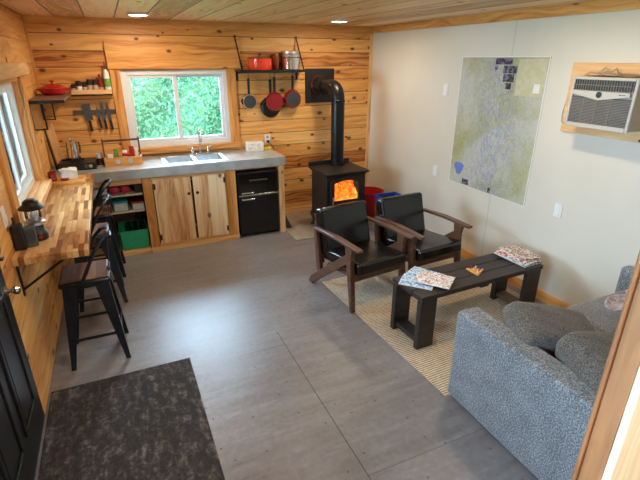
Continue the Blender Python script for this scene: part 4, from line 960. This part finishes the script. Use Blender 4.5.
# ------------------------------------------------------------------ sofa
sf = thing('sofa', 'grey heather fabric two-seat sofa against the right wall beside the doorway post', 'sofa', (3.02, -4.15, 0))
SX0, SX1 = -.762, .757; SY1, SY0 = .455, -.70
for s, nm in ((-1, 'arm'), (1, 'arm')):
    x0, x1 = (SX0, SX0+.15) if s < 0 else (SX1-.085, SX1)
    obj(nm, B().box(x0, x1, SY0, SY1, .032, .618), M['sofa'], sf, .022, 4)
obj('base', B().box(SX0+.15, SX1-.085, SY0+.0, SY1-.07, .02, .27), M['sofa'], sf, .015)
obj('backrest', B().box(SX0+.15, SX1-.085, SY0, SY0+.2, .27, .80), M['sofa'], sf, .04, 4)
for x0, x1 in ((SX0+.152, .009), (.011, SX1-.087)):
    obj('seat_cushion', B().box(x0, x1, SY0+.2, SY1-.085, .27, .50), M['sofa'], sf, .035, 5)
    obj('back_cushion', B().box(x0+.01, x1-.01, SY0+.17, SY0+.34, .46, .84, rot=(-12, 0, 0)), M['sofa'], sf, .06, 5)
for sx_ in (-1, 1):
    for sy_, yy in ((1, SY1-.06), (-1, SY0+.06)): obj('foot', B().box(sx_*.66-.03, sx_*.66+.03, yy-.03, yy+.03, 0, .033), M['black_plastic'], sf, .003)
def pillow(label, loc, rot, w, h, th, mat):
    b = B(); n = 14; g = {}
    for sgn in (1, -1):
        for i in range(n+1):
            for j in range(n+1):
                u, v = -1+2*i/n, -1+2*j/n
                if sgn < 0 and (i in (0, n) or j in (0, n)): g[(sgn, i, j)] = g[(1, i, j)]; continue
                t_ = ((1-u**6)*(1-v**6))**.33; pin = 1-.07*(abs(v)**2*abs(u)**.2 if abs(u) > .0 else 0)
                k = 1-.06*(1-abs(u))*(abs(v) > .5)*0
                cr = 1-.11*(u*u*v*v)**1.5; x = u*w/2*cr*(1-.02*(1-v*v)*abs(u)**3); y = v*h/2*cr*(1-.02*(1-u*u)*abs(v)**3)
                wr = .006*math.sin(u*9+v*4)*math.sin(v*7-u*3)*t_
                g[(sgn, i, j)] = b.bm.verts.new((x, y, sgn*(th/2*t_+wr)))
    for sgn in (1, -1):
        for i in range(n):
            for j in range(n):
                q = [g[(sgn, i, j)], g[(sgn, i+1, j)], g[(sgn, i+1, j+1)], g[(sgn, i, j+1)]]
                b.bm.faces.new(q if sgn > 0 else q[::-1])
    t = thing('throw_pillow', label, 'pillow', loc); t.rotation_euler = [R(a) for a in rot]
    obj('cover', b, mat, t, sub=1)
    return t
pillow('grey throw pillow leaning on the near arm of the sofa, the left one', (2.615, -4.045, .585), (12, 12, -20), .52, .34, .175, M['cushion'])
pillow('plump grey throw pillow lying by the doorway post, nearer the camera', (2.60, -4.40, .605), (10, 12, -14), .49, .37, .21, M['cushion'])
bk = B(); n = 12; gg = []
for i in range(n+1):
    row = []
    for j in range(5):
        u, v = i/n, j/4; row.append(bk.bm.verts.new((u*.34, (v-.5)*.12+.02*math.sin(u*8), .02*math.sin(v*6+u*5)+.02*u)))
    gg.append(row)
for i in range(n):
    for j in range(4): bk.bm.faces.new([gg[i][j], gg[i+1][j], gg[i+1][j+1], gg[i][j+1]])
bo = obj('blanket', bk, M['mauve'], loc=(3.04, -4.10, .66), rot=(0, 4, 12), sub=1); md = bo.modifiers.new('s', 'SOLIDIFY'); md.thickness = .012
tag(bo, 'rumpled mauve and dark cloth lying behind the pillows on the sofa', 'blanket')

# ------------------------------------------------------------------ right wall: map, AC, switches
mp = thing('wall_map', 'large tall printed trail map poster on the cream wall', 'map', (X1-.001, -2.21, 1.36))
obj('sheet', B().box(-.003, 0, -.515, .49, -.61, .61), M['map'], mp)
fe = B()
for a in ((-.515, -.506, -.61, .61), (.484, .49, -.61, .61), (-.506, .484, -.61, -.605), (-.506, .484, .603, .61)): fe.box(-.0045, -.003, *a)
obj('pale_border', fe, M['paper'], mp)
# +Y local is toward the back wall = left in the photo
def ins(y0, y1, z0, z1, m_='inset', nm='photo_inset'): obj(nm, B().box(-.0042, -.003, y0, y1, z0, z1), M[m_], mp)
ins(-.14, .05, .545, .595); ins(-.20, -.05, .475, .535); ins(-.18, -.06, .405, .468); ins(-.16, -.10, .345, .395); ins(.02, .05, .50, .53); ins(-.10, -.07, -.595, -.55)
M['legend'] = print_mat('legend_panel', [srgb(192, 188, 152), srgb(200, 194, 156), srgb(194, 188, 152), srgb(202, 196, 162)], 30)
ins(-.49, -.21, .30, .59, 'legend', 'legend_panel'); obj('legend_box', B().box(-.0052, -.0042, -.46, -.40, .33, .40), M['paper'], mp)
M['lake'] = plain('map_water', srgb(110, 130, 196), .4, 0, .1)
lk = B().prism([(.36+.06*math.cos(a)*(1+.3*math.sin(3*a)), -.45+.075*math.sin(a)*(1+.2*math.cos(2*a))) for a in [k*2*PI/14 for k in range(14)]], 'X', -.0042, -.003)
obj('printed_lake', lk, M['lake'], mp); ins(.20, .29, -.595, -.54, 'inset', 'photo_inset')
ac = thing('air_conditioner', 'aged white window air conditioner unit set through the cream wall', 'air conditioner', (X1, -3.305, 1.67))
obj('housing', B().box(-.165, -.02, -.235, .215, -.16, .165), M['beige_plastic'], ac, .008)
obj('face', ring(B(), -.24, .22, -.165, .17, -.18, -.165, .02, .02, .03, .02, 'X'), M['beige_white'], ac, .004)
obj('intake_grille', B().box(-.172, -.165, -.22, .20, -.135, .04), M['grey_plastic'], ac)
lv = B()
for k in range(17):
    z = -.13+k*.0098; lv.box(-.178, -.17, -.22, .195, z, z+.0035)
for y in (-.09, .01, .105): lv.box(-.179, -.17, y-.002, y+.002, -.135, .035)
obj('louvre', lv, M['ac_louvre'], ac)
obj('outlet_grille', B().box(-.172, -.165, -.22, .20, .085, .15), M['black_plastic'], ac)
ov = B()
for k in range(23): ov.box(-.177, -.17, -.213+k*.018, -.210+k*.018, .085, .15)
ov.box(-.178, -.17, -.2, .2, .115, .119)
obj('outlet_vane', ov, M['ac_louvre'], ac)
obj('control_strip', B().prism([(-.205, .08), (.205, .08), (.205, .055), (0, .022), (-.205, .055)], 'X', -.184, -.168), M['beige_white'], ac, .002)
obj('emblem', B().lathe([(0, 0), (.02, 0), (.02, -.003), (0, -.004)], (-.184, .0, .058), 16, 'X'), M['black_plastic'], ac)
obj('brand_mark', B().box(-.186, -.184, -.175, -.165, .062, .068).box(-.186, -.184, -.16, -.154, .062, .068).box(-.186, -.184, -.149, -.135, .062, .068), M['grey_plastic'], ac)
acp = thing('mounting_panel', 'pine plywood panel framing the air conditioner on the cream wall', 'panel', (X1-.001, -3.295, 1.67))
obj('board', ring(B(), -.40, .355, -.235, .255, -.018, 0, .18, .14, .075, .085, 'X'), M['pine_y'], acp, .002)
obj('screw', B().lathe([(0, -.018), (.008, -.018), (.008, -.022), (0, -.023)], (0, -.25, -.22), 10, 'X'), M['black_metal'], acp)
cb = B().tube([(X1-.03, -3.05, 1.835), (X1-.06, -3.12, 1.865), (X1-.04, -3.25, 1.85), (X1-.03, -3.35, 1.86), (X1-.05, -3.5, 1.855)], .004, 8)
cb.tube([(X1-.03, -3.05, 1.835), (X1-.012, -2.97, 1.80), (X1-.012, -2.945, 1.7), (X1-.012, -2.925, 1.56), (X1-.02, -2.94, 1.50), (X1-.03, -3.0, 1.49)], .004, 8)
cb.tube([(X1-.06, -3.18, 1.86), (X1-.06, -3.22, 1.895), (X1-.06, -3.27, 1.87), (X1-.06, -3.3, 1.89), (X1-.06, -3.33, 1.85), (X1-.06, -3.25, 1.845), (X1-.06, -3.19, 1.87)], .006, 8)
tag(obj('power_cord', cb, M['beige_plastic']), 'grey power cord bundled on top of the air conditioner and hanging beside it', 'cord')
def switch(label, loc, axis='R', kind='light_switch'):
    t = thing(kind, label, 'switch', loc, 0 if axis == 'R' else 180)
    obj('plate', B().box(-.006, 0, -.036, .036, -.058, .058), M['white_plastic'], t, .003)
    obj('rocker', B().box(-.011, -.005, -.016, .016, -.032, .032, rot=(0, 4, 0)), M['white_plastic'], t, .002)
switch('small white switch high on the cream wall left of the map', (X1-.0005, -1.52, 1.655))
switch('white switch plate low on the cream wall above the right armchair', (X1-.0005, -1.48, .80))
switch('white switch plate on the cream wall right of the map, above the table', (X1-.0005, -3.055, .815))
switch('white switch plate on the pine wall below the side window', (.0005, -2.56, 1.14), 'L')

# ------------------------------------------------------------------ ceiling lights and added fill
def ceil_light(label, x, y):
    t = thing('ceiling_light', label, 'ceiling light', (x, y, H), 0, 'round disc ceiling lights')
    obj('trim_ring', B().lathe([(.075, 0), (.095, -.002), (.095, -.016), (.086, -.022), (.078, -.02), (.076, -.012)], seg=32), M['white_plastic'], t)
    obj('lens', B().lathe([(0, -.021), (.06, -.021), (.079, -.017), (.079, -.012), (0, -.012)], seg=32), M['lamp'], t)
    return t
ceil_light('round white ceiling light, the left one above the kitchen counter', .975, -.70)
ceil_light('round white ceiling light, the right one near the stovepipe', 2.92, -.80)
for (x, y) in ((.975, -.70), (2.92, -.80), (.975, -3.2), (2.92, -3.2), (1.7, -5.9)):  # lights of both fixtures, then unseen lamps added to brighten near room and post
    a = area('lamp_and_fill_light', (x, y, H-.03), (0, 0, 0), .15, .15, 13 if y > -5 else 42, (1.0, .80, .58) if y > -5 else (1.0, .95, .9), shape='DISK')
